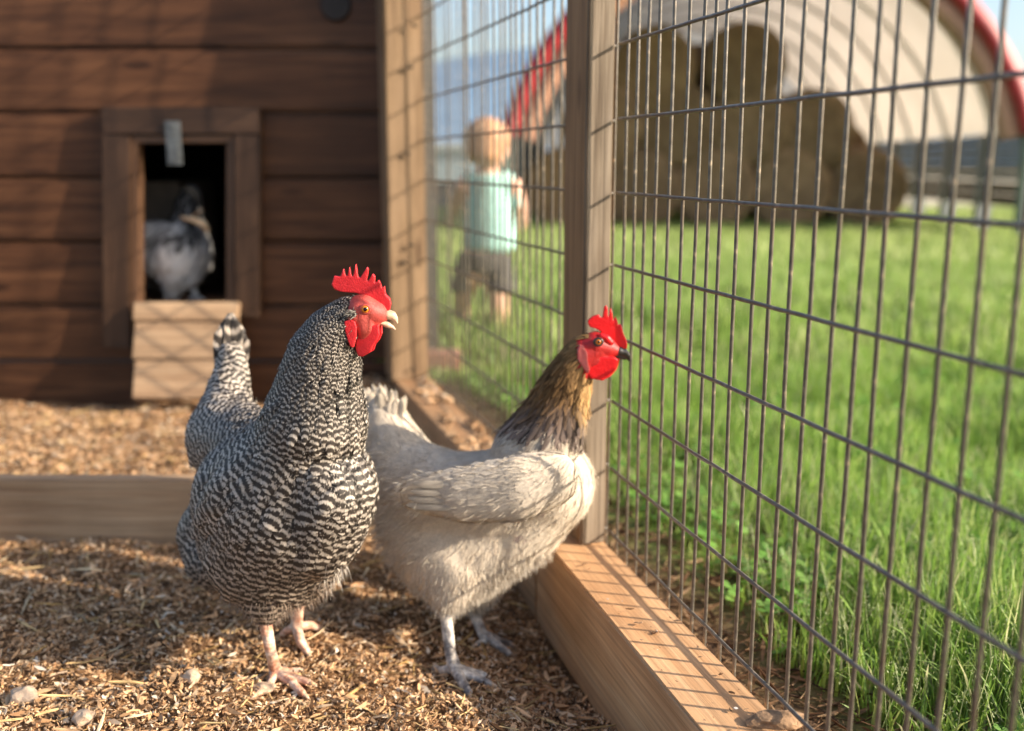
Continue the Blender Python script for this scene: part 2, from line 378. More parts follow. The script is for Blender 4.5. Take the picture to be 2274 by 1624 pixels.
M['litter'] = ground_mat('litter_bed', [(0.3, (0.07, 0.036, 0.018)), (0.5, (0.22, 0.12, 0.058)), (0.7, (0.42, 0.25, 0.125))], 60, 0.008)[0]
def field():
    m, nt, p, c = ground_mat('field', [(0.3, (0.12, 0.18, 0.035)), (0.5, (0.17, 0.24, 0.055)), (0.7, (0.24, 0.30, 0.085))], 1.6, 0.02)
    tc = nd(nt, 'ShaderNodeTexCoord'); n = nd(nt, 'ShaderNodeTexNoise', i_Scale=90.0, i_Detail=6.0); nt.links.new(tc.outputs['Object'], n.inputs['Vector'])
    soil = ramp(nt, n.outputs['Fac'], [(0.3, (0.05, 0.028, 0.016)), (0.6, (0.14, 0.085, 0.05)), (0.8, (0.24, 0.16, 0.10))])
    dry = ramp(nt, n.outputs['Fac'], [(0.3, (0.42, 0.37, 0.27)), (0.7, (0.56, 0.50, 0.38))])
    a = nd(nt, 'ShaderNodeAttribute', attribute_name='soil'); b = nd(nt, 'ShaderNodeAttribute', attribute_name='yard')
    c2 = mixc(nt, a.outputs['Fac'], c, soil); c3 = mixc(nt, b.outputs['Fac'], c2, dry)
    nt.links.new(c3, p.inputs['Base Color'])
    return m
M['field'] = field()
M['mountain'] = ground_mat('mountain_slope', [(0.3, (0.15, 0.25, 0.37)), (0.7, (0.20, 0.31, 0.43))], 0.01, 1)[0]  # blue of the distant haze is put into the slope's base colour
# ------------------------------------------------------------------ ground
def fbm(x, y, s, seed=0.0):
    return noise.fractal(Vector((x*s, y*s, seed)), 0.9, 2.0, 4)
def sstep(a, b, x):
    t = min(1, max(0, (x-a)/(b-a))); return t*t*(3-2*t)
def perp_of(x, y): return x*FN.x + y*FN.y
def field_z(x, y):
    r = math.hypot(x, y)
    z = -0.012 - 0.045*sstep(1.0, 3.5, r) - 0.28*sstep(4, 16, r)
    return z + 0.02*fbm(x, y, 0.8, 3)*min(1, r/3)
def terrain_z(x, y):
    p = perp_of(x, y)
    if y < 2.9 and y > -3.0 and p < 0.50: return -0.10
    return field_z(x, y)
rs = [0.0] + list(np.geomspace(0.25, 2500, 120)); NA = 240
V = []; soil = []; yard = []
for r in rs:
    for k in range(NA):
        a = 2*math.pi*k/NA; x, y = r*math.cos(a), r*math.sin(a)
        V.append((x, y, terrain_z(x, y)))
        p = perp_of(x, y) + 0.08*fbm(x, y, 2.5, 9)
        soil.append(1 - sstep(0.68, 0.84, p) if y < 4 else 0)
        yard.append(sstep(21, 24, y + 2*fbm(x, y, .2))*(0.55 if x < 0 else 1.0))
Fc = []
for i in range(len(rs)-1):
    for k in range(NA):
        Fc.append((i*NA+k, (i+1)*NA+k, (i+1)*NA+(k+1) % NA, i*NA+(k+1) % NA))
me = npmesh('ground', V, Fc); attr(me, 'soil', soil); attr(me, 'yard', yard)
tag(mobj('ground', me, M['field']), kind='structure')
def litter_z(x, y):
    z = 0.016*fbm(x, y, 3.0, 1) + 0.009*fbm(x, y, 11, 5) + 0.005*fbm(x, y, 30, 8)
    d = math.hypot(x-0.02, y-1.30); z -= 0.035*math.exp(-(d/0.26)**2)
    z += 0.018*math.exp(-(((x+0.15)/0.5)**2 + ((y-1.0)/0.16)**2))
    p = perp_of(x, y); d = math.hypot(p-0.42, y-2.66); z += 0.075*math.exp(-(d/0.13)**2)
    z -= 0.03*sstep(0.33, 0.45, p)*(1 if y < 1.6 else 0)
    if y > 1.78: z += 0.01
    return z
xs = np.arange(-2.2, 0.75, 0.015); ys = np.arange(0.3, 2.72, 0.015)
V = []
for y in ys:
    for x in xs:
        xx = min(x, (0.49 - y*FN.y)/FN.x); V.append((xx, y, litter_z(xx, y)))
nx = len(xs); Fc = [(j*nx+i, j*nx+i+1, (j+1)*nx+i+1, (j+1)*nx+i) for j in range(len(ys)-1) for i in range(nx-1)]
litter = tag(mobj('litter_bed', npmesh('litter_bed', V, Fc), M['litter']), kind='structure')
def scatter_chips(name, pts, zf, smin, smax, aspect, cols, cw, lay=0.35, thick=0.25, parent=None, liftz=0.002):
    """flat-ish four sided slivers with a folded middle: real shavings and straw"""
    n = len(pts); P = np.array([(x, y, zf(x, y) + liftz) for x, y in pts])
    a = rng.uniform(0, 2*math.pi, n); L = rng.uniform(0, 1, n)**2.2*(smax-smin)+smin; wd = L*rng.uniform(aspect[0], aspect[1], n)
    wd = np.minimum(wd, 0.007)
    tilt = rng.normal(0, lay, n); roll = rng.normal(0, 0.6, n)
    D = np.stack([np.cos(a)*np.cos(tilt), np.sin(a)*np.cos(tilt), np.sin(tilt)], 1)
    S = np.stack([-np.sin(a)*np.cos(roll), np.cos(a)*np.cos(roll), np.sin(roll)], 1)
    N = np.cross(D, S)
    P[:, 2] += np.abs(np.sin(tilt))*L*0.4 + rng.uniform(0, .004, n)
    out = []
    prof = [(-.5, .35), (0, 1), (.5, .25)]
    bend = rng.normal(0, 0.12, n)[:, None]
    for s, w in prof:
        for c in (-1, 1):
            jit = rng.uniform(.7, 1.2, n)[:, None]
            out.append(P + D*(s*L)[:, None]*jit + S*(c*w*.5*wd)[:, None] + N*bend*L[:, None]*(0.5-abs(s)*2)*.6)
    top = np.stack(out, 1)
    bot = top - N[:, None, :]*(wd*thick)[:, None, None]
    V = np.concatenate([top, bot], 1).reshape(-1, 3)     # 12 verts
    q = np.array([[0, 2, 3, 1], [2, 4, 5, 3], [0, 6, 8, 2], [2, 8, 10, 4], [1, 3, 9, 7], [3, 5, 11, 9], [4, 10, 11, 5], [0, 1, 7, 6]])
    Fc = (q[None] + (np.arange(n)*12)[:, None, None]).reshape(-1, 4)
    me = npmesh(name, V, Fc, smooth=False)
    ci = rng.choice(len(cols), n, p=np.array(cw)/sum(cw)); col = np.array(cols)[ci]*rng.uniform(.55, 1.2, n)[:, None]
    attr(me, 'col', np.repeat(col, 12, 0), 'FLOAT_COLOR')
    return tag(mobj(name, me, M['chips'], parent), kind='stuff')
def litter_pts(n, y0, y1):
    out = []
    while len(out) < n:
        y = random.uniform(y0, y1); x = random.uniform(-0.62*y-0.12, min(0.62*y, (0.462-y*FN.y)/FN.x))
        if y > 1.68 and y < 1.75: continue
        if y > 2.66: continue
        out.append((x, y))
    return out
CH = [(0.68, 0.43, 0.24), (0.58, 0.345, 0.18), (0.80, 0.58, 0.37), (0.36, 0.20, 0.10), (0.10, 0.055, 0.03), (0.76, 0.64, 0.50)]
CW = [5, 5, 3, 3, 2.4, 1]
scatter_chips('wood_shavings', litter_pts(66000, 0.78, 1.7), litter_z, 0.0025, 0.010, (0.2, 0.7), CH, CW, lay=.45)
scatter_chips('coarse_shavings', litter_pts(3600, 0.78, 1.7), litter_z, 0.008, 0.030, (0.10, 0.35), CH, CW, lay=.2, liftz=.004)
scatter_chips('wood_shavings', litter_pts(34000, 1.7, 2.68), litter_z, 0.004, 0.016, (0.2, 0.6), CH, CW, lay=.25)
scatter_chips('straw', litter_pts(1500, 0.78, 2.6), litter_z, 0.025, 0.075, (0.03, 0.06), [(0.66, 0.46, 0.22), (0.55, 0.35, 0.14), (0.75, 0.6, 0.38)], [3, 2, 1], lay=0.10, thick=0.6)
# ------------------------------------------------------------------ timber
def plank(name, c, dims, mt, parent=None, rz=0.0, rx=0.0, ry=0.0, bev=0.003, wob=0.0015, vert=False, pale_edge=None):
    """box part; local X is the grain. vert=True stands it up"""
    b = bmesh.new(); bmesh.ops.create_cube(b, size=1.0)
    for v in b.verts: v.co = Vector((v.co.x*dims[0], v.co.y*dims[1], v.co.z*dims[2]))
    long_e = [e for e in b.edges if abs(e.verts[0].co.x-e.verts[1].co.x) > dims[0]*.5]
    if dims[0] > 0.4:
        bmesh.ops.subdivide_edges(b, edges=long_e, cuts=8)
    if bev: bmesh.ops.bevel(b, geom=[e for e in b.edges if len(e.link_faces) == 2 and e.calc_face_angle(0) > 0.5], offset=bev, segments=2, affect='EDGES')
    for v in b.verts:
        k = noise.noise_vector(v.co*4 + Vector((c[0]*7, c[1]*5, c[2]*9))); v.co += Vector((0, k.y, k.z))*wob
    me = bpy.data.meshes.new(name); b.normal_update(); b.to_mesh(me); b.free(); me.materials.append(mt)
    if pale_edge:
        me.materials.append(pale_edge)
        for f in me.polygons:
            if f.normal.y < -0.15 and f.normal.z > 0.15: f.material_index = 1  # upper front bevel faces take the paler wood
    o = bpy.data.objects.new(name, me); o.location = c
    m = Matrix.Rotation(rz, 3, 'Z') @ Matrix.Rotation(rx, 3, 'X') @ Matrix.Rotation(ry, 3, 'Y')
    if vert: m = m @ Matrix.Rotation(R(-90), 3, 'Y')
    o.rotation_euler = m.to_euler()
    return place(o, parent)
fz = math.atan2(FD.y, FD.x)                    # heading of the fence
def fence_timber(name, perp0, perp1, Y0, Y1, z0, z1, mt, parent=None):
    a = FP((perp0+perp1)/2, Y0, (z0+z1)/2); b_ = FP((perp0+perp1)/2, Y1, (z0+z1)/2)
    return plank(name, (a+b_)/2, ((b_-a).length, perp1-perp0, z1-z0), mt, parent, rz=math.atan2(b_.y-a.y, b_.x-a.x))
RT = 0.096
o = fence_timber('timber_rail', 0.455, 0.5435, -0.6, 1.495, -0.06, RT, M['pine_rail'])
tag(o, 'pale squared timber rail in the right foreground below the fence, striped by wire shadows', 'rail')
o = fence_timber('timber_rail', 0.455, 0.5435, 1.50, 2.695, -0.06, RT-0.001, M['pine_rail'])
tag(o, 'squared timber rail strewn with shavings running behind the pale hen to the corner post', 'rail')
def fpost(perp0, perp1, Ystart, depth, z0, z1, mt, label):
    c = FP((perp0+perp1)/2, Ystart, 0) + FD*(depth/2); c.z = (z0+z1)/2
    o = plank('wooden_post', c, (z1-z0, perp1-perp0, depth), mt, None, rz=fz, vert=True)
    return tag(o, label, 'post')
p1 = fpost(0.4995, 0.5405, 1.432, 0.089, RT, 1.9, M['weathered'], 'weathered grey-brown fence post standing behind the pale hen, between the two wire panels')
for f in p1.data.polygons:
    if abs(f.normal.z) > .7: f.material_index = 1
p1.data.materials[0] = M['post_inner']; p1.data.materials.append(M['weathered'])
p2 = fpost(0.445, 0.5435, 2.60, 0.095, RT, 1.9, M['post'], 'thick knotty corner post where the wire meets the brown coop wall')
cb0 = W(-250, 1195, 1.70); cb1x = (0.453 - 1.70*FN.y)/FN.x
o = plank('cross_board', ((cb0.x+cb1x-.02)/2, 1.70, 0.045), (cb1x-.02-cb0.x, 0.038, 0.14), M['pine'], None, rz=R(-0.4))
tag(o, 'low plank on edge across the run behind the barred hen, with a slanting wire shadow', 'board')
# ------------------------------------------------------------------ coop wall
CY = 2.70
coop = thing('chicken_coop', (-1.0, CY+0.3, 0), 'brown stained plank coop wall with a small framed pop door at the back left', 'chicken coop')
def wy(v): return W(400, v, CY).z
def wx(u, v=500): return W(u, v, CY).x
seams = [-170, -32, 108, 250, 395, 538, 680, 803, 888]
XL, XR = wx(-420), FP(0.455, 2.70, 0).x + 0.02
DX0, DX1 = wx(300), wx(522); DZ0, DZ1 = wy(676), wy(300)
for i in range(len(seams)-1):
    z1, z0 = wy(seams[i]), wy(seams[i+1])
    if i == len(seams)-2: z0 = -0.06
    segs = [(XL, XR)]
    if z1 > DZ0+0.01 and z0 < DZ1-0.01: vm = (max(seams[i], 300)+min(seams[i+1], 676))/2; segs = [(XL, wx(297, vm)), (wx(526, vm), XR)]
    for a, b_ in segs:
        zz0, zz1 = z0, z1
        plank('plank', ((a+b_)/2, CY+0.014 + 0.002*random.random(), (zz0+zz1)/2), (b_-a, 0.024, zz1-zz0-0.004), M['stain'], coop, rx=R(4.5), bev=0.009, pale_edge=M['pale_edge'])
# header fill above the opening between plank seams is part of the frame board
fr = 0.030
def frame_piece(name, u0, u1, v0, v1, mt=M['stain_frame'], y=CY-0.016, t=0.026, vert=False):
    a = Vector((wx(u0, (v0+v1)/2), y, wy(v1))); b_ = Vector((wx(u1, (v0+v1)/2), y, wy(v0))); c = (a+b_)/2
    w, h = b_.x-a.x, b_.z-a.z
    um = (u0+u1)/2; lean = math.atan2(wx(um, v0)-wx(um, v1), h) if vert else 0.0
    o = plank(name, c, (h, t, w) if vert else (w, t, h), mt, coop, vert=vert)
    if vert: o.rotation_euler = (Matrix.Rotation(lean, 3, 'Y') @ Matrix.Rotation(R(-90), 3, 'Y')).to_euler()
    return o
frame_piece('frame_board', 235, 583, 240, 299)
frame_piece('frame_board', 236, 297, 300, 770, vert=True)
frame_piece('frame_board', 526, 583, 300, 702, vert=True)
for (u0, u1, v0, v1, vt) in ((297, 312, 318, 676, True), (506, 526, 318, 676, True), (297, 526, 300, 318, False)):
    frame_piece('door_jamb', u0, u1, v0, v1, M['stain_dark'], CY+0.006, 0.05, vt)
# hasp hanging over the door
hb = bmesh.new()
for (u0, u1, v0, v1, dy) in ((391, 423, 270, 366, 0.0), (398, 416, 318, 356, -0.004)):
    a = Vector((wx(u0), 0, wy(v1))); c = Vector((wx(u1), 0, wy(v0)))
    bmesh.ops.create_cube(hb, size=1.0, matrix=Matrix.Translation(((a.x+c.x)/2, CY-0.034+dy, (a.z+c.z)/2)) @ Matrix.Diagonal((c.x-a.x, 0.004, c.z-a.z, 1)))
for v in (282, 300): bmesh.ops.create_uvsphere(hb, u_segments=10, v_segments=6, radius=0.004, matrix=Matrix.Translation((wx(407), CY-0.037, wy(v))))
bm_obj('hasp', hb, M['metal'], coop)
# coop interior
iz0, iz1 = DZ0-0.005, DZ1+0.35
ib = bmesh.new()
def bx(b, x0, x1, y0, y1, z0, z1):
    bmesh.ops.create_cube(b, size=1.0, matrix=Matrix.Translation(((x0+x1)/2, (y0+y1)/2, (z0+z1)/2)) @ Matrix.Diagonal((x1-x0, y1-y0, z1-z0, 1)))
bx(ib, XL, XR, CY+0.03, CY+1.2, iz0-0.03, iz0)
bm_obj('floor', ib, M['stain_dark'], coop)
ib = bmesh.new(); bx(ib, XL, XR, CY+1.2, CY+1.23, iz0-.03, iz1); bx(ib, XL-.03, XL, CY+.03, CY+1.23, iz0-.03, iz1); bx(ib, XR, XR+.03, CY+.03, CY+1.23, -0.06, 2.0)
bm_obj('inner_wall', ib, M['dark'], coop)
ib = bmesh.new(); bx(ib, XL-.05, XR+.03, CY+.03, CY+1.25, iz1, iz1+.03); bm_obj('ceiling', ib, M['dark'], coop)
ib = bmesh.new(); a = W(290, 405, 3.0); c = W(395, 560, 3.0); bx(ib, a.x, c.x, 3.05, 3.4, iz0, a.z)
bm_obj('nest_box', ib, simple('nest_panel', (0.22, 0.17, 0.13), 0.8), coop)
# knot and dark mark high on the wall
kb = bmesh.new(); bmesh.ops.create_cone(kb, cap_ends=True, segments=20, radius1=0.040, radius2=0.036, depth=0.006, matrix=Matrix.Translation(tuple(W(745, 12, CY-0.004))) @ Matrix.Rotation(R(90), 4, 'X'))
bm_obj('knot', kb, simple('dark_knot', (0.02, 0.012, 0.008), 0.6, 0, .4, 60), coop)
# ramp: the pop door let down, three boards
ramp_top, ramp_bot = Vector((0, CY-0.035, wy(672))), None
rb = W(410, 885, CY-0.13); ang = math.atan2((ramp_top.y-rb.y), ramp_top.z-rb.z)
rp = bpy.data.objects.new('ramp', None); rp.location = (wx(412), CY-0.08, 0.15); rp.empty_display_size = .05; place(rp, coop)
seq = [(672, 713), (717, 799), (803, 887)]
for (v0, v1) in seq:
    def rpnt(v):                                # where the sight line meets the leaning plane of the ramp
        x, dy, dz = ray(410, v); lo, hi = 2.2, 2.9
        for _ in range(40):
            m_ = (lo+hi)/2; z = CAM_H + dz/dy*m_
            zl = ramp_top.z + (ramp_top.y-m_)/(-math.tan(ang)) if ang else 0
            if z > zl: lo = m_
            else: hi = m_
        m_ = (lo+hi)/2; return Vector((0, m_, CAM_H + dz/dy*m_))
    a, c = rpnt(v0), rpnt(v1); mid = (a+c)/2
    xl, xr = W(298, (v0+v1)/2, mid.y).x, W(531, (v0+v1)/2, mid.y).x
    plank('board', ((xl+xr)/2, mid.y, mid.z), (xr-xl, 0.020, (c-a).length), M['pine'], rp, rx=-ang, wob=0.003)
# ------------------------------------------------------------------ wire panels
WT = 0.0023
def vwire(k):
    pts = []; n = 36
    for i in range(n+1):
        z = -0.03 + 1.80*i/n
        pts.append((0.0012*noise.noise(Vector((z*6, k*7.3, 1))), 0.0012*noise.noise(Vector((z*6, k*7.3, 5))), z))
    return tube_mesh('vertical_wire', pts, WT, 7)
VW = [vwire(k) for k in range(5)]
for m_ in VW: m_.materials.append(M['wire'])
def panel(Ya, Yb, label, first):
    base = FP(FENCE, (Ya+Yb)/2, 0.0); t = thing('wire_panel', base, label, 'wire fence', 'welded wire panels')
    D_ = FP(FENCE, Yb, 0) - FP(FENCE, Ya, 0); L = D_.length; D_.normalize(); n = int(L/0.0372)
    for i in range(n+1):
        q = FP(FENCE+0.0035, Ya, 0) + D_*(0.0372*i + 0.006)
        o = bpy.data.objects.new('vertical_wire', VW[random.randrange(5)])
        o.location = q + Vector((0, 0, random.uniform(-.01, .01))); o.rotation_euler = (random.gauss(0, .0022), random.gauss(0, .0022), random.uniform(0, 6)); place(o, t)
    pts = []; m_ = int(L/0.0254)
    for i in range(m_+1):
        d = L*i/m_; pts.append(D_*d + Vector((0, 0, 0.0013*noise.noise(Vector((d*14, 3, 0)))))+FN*0.001*noise.noise(Vector((d*11, 8, 0))))
    hm = tube_mesh('horizontal_wire', pts, WT*1.05, 7); hm.materials.append(M['wire'])
    for k in range(-5, 12):
        o = bpy.data.objects.new('horizontal_wire', hm)
        o.location = FP(FENCE, Ya, 0.622 + 0.1016*k + random.uniform(-.001, .001)); o.rotation_euler = (0, random.gauss(0, .0008), 0); place(o, t)
    return t
w1 = panel(-0.6, 1.435, 'near wire panel filling the right half, its wires crisp against the lawn', True)
w2 = panel(1.45, 2.66, 'far welded wire panel between the corner post and the middle post, the child behind it', False)
# staples on the corner post
for v in (57, 150, 342, 545, 583, 820):
    sb = bmesh.new(); bmesh.ops.create_cube(sb, size=1.0, matrix=Matrix.Translation(tuple(W(905+random.uniform(-12, 15), v, 2.592))) @ Matrix.Rotation(random.uniform(-.6, .6), 4, 'Y') @ Matrix.Diagonal((0.013, 0.006, 0.006, 1)))
    so = bm_obj('staple', sb, M['staple'], p2); so.matrix_parent_inverse = p2.matrix_basis.inverted(); so.location = (0, 0, 0)
# crumbs on the rails
def rail_pts(n, Y0, Y1, thr=0.0):
    out = []
    while len(out) < n:
        p = random.uniform(0.458, 0.541); Y = random.uniform(Y0, Y1)
        if fbm(p*3, Y, 6, 2) < thr: continue
        q = FP(p, Y, 0); out.append((q.x, q.y))
    return out
scatter_chips('rail_crumbs', rail_pts(50, 0.85, 1.4), lambda x, y: RT, 0.002, 0.012, (0.2, 0.7), [(0.2, 0.11, 0.06), (0.5, 0.33, 0.2), (0.7, 0.62, 0.55)], [4, 2, 1], lay=.1)
scatter_chips('rail_shavings', rail_pts(1500, 1.6, 2.6, 0.05), lambda x, y: RT, 0.006, 0.028, (0.2, 0.5), CH, CW, lay=.2)
# ------------------------------------------------------------------ mulch and grass outside
def grass_edge(Y): return 0.765 + 0.10*fbm(Y, 1, 2.0, 4)
mp_ = []
while len(mp_) < 9000:
    Y = random.uniform(0.5, 3.2); p = random.uniform(0.55, 1.05); q = FP(p, Y, 0); mp_.append((q.x, q.y))
scatter_chips('mulch', mp_, field_z, 0.010, 0.060, (0.04, 0.14), [(0.20, 0.12, 0.065), (0.10, 0.055, 0.03), (0.32, 0.21, 0.12), (0.05, 0.03, 0.02)], [4, 4, 2, 2], lay=.2)
def blades(name, P, h, w, cols, cw, lean=0.45, clump=None):
    n = len(P); a = rng.uniform(0, 2*math.pi, n); th = rng.uniform(0, 2*math.pi, n); ln = np.abs(rng.normal(0, lean, n))
    D = np.stack([np.cos(a), np.sin(a), np.zeros(n)], 1); S = np.stack([np.cos(th), np.sin(th), np.zeros(n)], 1); out = []
    for s, wf in ((0, .8), (.4, 1), (.75, .7), (1, 0.05)):
        z = s*h*(1-0.25*ln*s); off = ln*h*s*s
        c = P + D*off[:, None] + np.stack([np.zeros(n), np.zeros(n), z], 1)
        out.append(c - S*(w*wf/2)[:, None]); out.append(c + S*(w*wf/2)[:, None])
    V = np.stack(out, 1).reshape(-1, 3); q = np.array([[0, 1, 3, 2], [2, 3, 5, 4], [4, 5, 7, 6]])
    Fc = (q[None] + (np.arange(n)*8)[:, None, None]).reshape(-1, 4); me = npmesh(name, V, Fc)
    ci = rng.choice(len(cols), n, p=np.array(cw)/sum(cw)); col = np.array(cols)[ci]*rng.uniform(.7, 1.25, n)[:, None]
    attr(me, 'col', np.repeat(col, 8, 0), 'FLOAT_COLOR')
    return tag(mobj(name, me, M['blades']), kind='stuff')
GC = [(0.23, 0.38, 0.07), (0.31, 0.47, 0.09), (0.16, 0.29, 0.05), (0.42, 0.51, 0.16), (0.55, 0.54, 0.30)]; GW = [4, 4, 3, 2.5, .7]
GF = [(0.30, 0.40, 0.11), (0.38, 0.47, 0.15), (0.24, 0.33, 0.09), (0.46, 0.50, 0.22)]; GFW = [4, 4, 2, 2]
def gpts(n, Y0, Y1, pmax_u=2500, pow_=1.0):
    out = []; hs = []
    tries = 0
    while len(out) < n and tries < n*12:
        tries += 1
        Y = Y0 + (Y1-Y0)*random.random()**pow_; pe = grass_edge(Y)
        x0 = (pe - Y*FN.y)/FN.x if Y < 3.2 else -0.14*Y; x1 = 0.60*Y + 0.15
        if x1 < x0: continue
        if random.random() > (x1-x0)/(0.75*Y1): continue
        x = random.uniform(x0, x1); p = perp_of(x, Y)
        d = fbm(x, Y, 2.2, 11)
        if random.random() > 0.65 + 0.7*d and Y < 5: continue
        k = sstep(pe, pe+0.25, p); out.append((x, Y, field_z(x, Y)-0.004)); hs.append((0.45+0.55*k)*(1+0.55*d))
    return np.array(out), np.array(hs)
P, H = gpts(42000, 0.70, 3.4); blades('grass', P, H*rng.uniform(0.035, 0.115, len(P)), rng.uniform(.0022, .0048, len(P)), GC, GW)
P, H = gpts(52000, 3.2, 7.5); blades('grass', P, H*rng.uniform(0.05, 0.12, len(P)), rng.uniform(.006, .011, len(P)), GC + GF, GW + GFW, .35)
P, H = gpts(42000, 7.2, 22.0); blades('grass', P, H*rng.uniform(0.05, 0.12, len(P)), rng.uniform(.014, .03, len(P)), GF, GFW, .3)
# clover: three round leaflets on a stalk
def clover(n):
    P, H = gpts(n, 0.75, 3.2, pow_=1.2)
    keep = np.array([fbm(p[0], p[1], 3.0, 21) > -0.12 for p in P]); P = P[keep]; n = len(P)
    hz = rng.uniform(.02, .055, n); rr = rng.uniform(.005, .0095, n); a0 = rng.uniform(0, 6.28, n); tl = rng.normal(0, .35, (n, 2)); VV = []; 
    ring = [(0, 0), (.7, .75), (1.35, .95), (1.9, .6), (1.9, -.6), (1.35, -.95), (.7, -.75)]
    for k in range(3):
        a = a0 + k*2.094; ca, sa = np.cos(a), np.sin(a)
        for (rx, ry) in ring:
            x = (rx*ca - ry*sa)*rr; y = (rx*sa + ry*ca)*rr
            VV.append(np.stack([P[:, 0]+x, P[:, 1]+y, P[:, 2]+hz+x*tl[:, 0]+y*tl[:, 1]+0.15*rx*rr], 1))
    V = np.stack(VV, 1).reshape(-1, 3)
    tri = np.array([[0, i, i+1] for i in range(1, 6)]); tri = np.concatenate([tri, tri+7, tri+14])
    Fc = (tri[None] + (np.arange(n)*21)[:, None, None]).reshape(-1, 3); me = npmesh('clover', V, Fc)
    col = np.array([(0.15, 0.33, 0.05), (0.21, 0.42, 0.07), (0.28, 0.48, 0.10)])[rng.integers(0, 3, n)]*rng.uniform(.75, 1.2, n)[:, None]
    attr(me, 'col', np.repeat(col, 21, 0), 'FLOAT_COLOR')
    tag(mobj('clover', me, M['blades']), kind='stuff')
clover(4500)
def seedheads(n):                              # wispy seeding grass near the fence, right foreground
    VV = []; FF = []; k = 0
    P, H = gpts(n, 0.75, 1.9)
    for p in P:
        h = random.uniform(.07, .14); a = random.uniform(0, 6.28); l = random.uniform(.1, .5)
        top = Vector(p) + Vector((math.cos(a)*l*h, math.sin(a)*l*h, h)); b0 = Vector(p); s = Vector((math.sin(a), -math.cos(a), 0))*.0005
        VV += [b0-s, b0+s, top+s, top-s]; FF.append((k, k+1, k+2, k+3)); k += 4
        for j in range(16):
            t = 0.55 + 0.45*random.random(); c = b0.lerp(top, t) + Vector((random.gauss(0, 1), random.gauss(0, 1), random.gauss(0, 1)))*(.010*(1.25-t))
            e = Vector((random.gauss(0, 1), random.gauss(0, 1), 1)).normalized()*.0022; f = Vector((random.gauss(0, 1), random.gauss(0, 1), 0)).normalized()*.0010
            VV += [c-e, c+f, c+e, c-f]; FF.append((k, k+1, k+2, k+3)); k += 4
    me = npmesh('seeding_grass', [tuple(v) for v in VV], FF, smooth=False)
    attr(me, 'col', np.tile((0.36, 0.42, 0.20), (len(VV), 1)), 'FLOAT_COLOR'); tag(mobj('seeding_grass', me, M['blades']), kind='stuff')
seedheads(420)
# ------------------------------------------------------------------ far background
V = []; Fc = []; n = 90
for j in range(7):
    for i in range(n):
        a = R(-70 + 160*i/(n-1)); rr = 1500 + 120*j
        x, y = rr*math.sin(a), rr*math.cos(a)
        u = 1137 + F*x/(y*1.02) if y > 0 else 5000
        prof = 185 + 110*math.exp(-((a-R(9))/R(11))**2) + 25*fbm(a*3, 0, 1.5, 2) - 65*sstep(R(14), R(30), a) - 60*sstep(R(5), R(30), -a)
        V.append((x, y, -3 + prof*(j/6)**0.8*(1+.05*fbm(a*20, j, 1, 4))))
for j in range(6):
    for i in range(n-1): Fc.append((j*n+i, j*n+i+1, (j+1)*n+i+1, (j+1)*n+i))
tag(mobj('mountain', npmesh('mountain', V, Fc), M['mountain']), kind='structure')
BA = R(-4.1); bd = Vector((math.sin(R(4.1)), math.cos(R(4.1)), 0)); bs = Vector((math.cos(R(4.1)), -math.sin(R(4.1)), 0))
bc = W(1690, 450, 14.0); BR = 3.70; SPR = 1.08; BG = -0.36
barn = thing('hoop_barn', (bc.x, bc.y, BG), 'hoop barn with red arch and pale fabric roof beyond the lawn, full of bales', 'barn')
a0 = math.asin((SPR-bc.z)/BR)
def arc_strip(name, r0, r1, d0, d1, mt, parent, closed=True, seg=48):
    V = []; Fc = []
    for i in range(seg+1):
        t = a0 + (math.pi-2*a0)*i/seg
        for r, d in ((r0, d0), (r1, d0), (r1, d1), (r0, d1)):
            V.append(bc + bs*(r*math.cos(t)) + Vector((0, 0, r*math.sin(t))) + bd*d)
    for i in range(seg):
        for k in range(4): Fc.append((i*4+k, i*4+(k+1) % 4, (i+1)*4+(k+1) % 4, (i+1)*4+k))
    return mobj(name, npmesh(name, [tuple(v) for v in V], Fc), mt, parent)
arc_strip('roof_fabric', BR-.01, BR+.01, 0.25, 12.0, M['membrane'], barn)
arc_strip('red_arch', BR-.17, BR+.05, -0.05, 0.2, M['red'], barn)
arc_strip('inner_band', BR-.44, BR-.175, 0.0, 0.1, M['tan'], barn)
for k in range(6): arc_strip('rib', BR-.10, BR-.03, 1.2+1.9*k, 1.25+1.9*k, M['pale_steel'], barn, seg=32)
V = [tuple(bc + bd*12)]; Fc = []
for i in range(41):
    t = a0 + (math.pi-2*a0)*i/40; V.append(tuple(bc + bd*12 + bs*(BR*math.cos(t)) + Vector((0, 0, BR*math.sin(t)))))
Fc = [(0, i, i+1) for i in range(1, 41)]; mobj('end_fabric', npmesh('end_fabric', V, Fc), M['membrane'], barn)
hw = BR*math.cos(a0)
for sgn in (1, -1):
    for k in range(9):
        q = bc + bs*(sgn*hw) + bd*(0.05+1.5*k); b = bmesh.new(); bx(b, q.x-.09, q.x+.09, q.y-.09, q.y+.09, BG-.2, SPR); bm_obj('wall_post', b, M['green_post'] if k == 0 else M['steel'], barn)
    for j in range(5):                          # grey cladding sheets then dark boards below
        z1 = SPR - 0.02 - 0.13*j; a = bc + bs*(sgn*(hw-.02)) + bd*0.2; c = a + bd*11.6; m_ = (a+c)/2
        plank('wall_panel', (m_.x, m_.y, z1-.06), (11.6, 0.03, 0.118), M['corr'], barn, rz=math.atan2(bd.y, bd.x), bev=0)
    for j in range(2):
        z1 = SPR - 0.69 - 0.17*j; a = bc + bs*(sgn*(hw-.02)) + bd*0.2; m_ = a + bd*5.8
        plank('wall_board', (m_.x, m_.y, z1-.08), (11.6, 0.04, 0.155), M['board_dark'], barn, rz=math.atan2(bd.y, bd.x), bev=0)
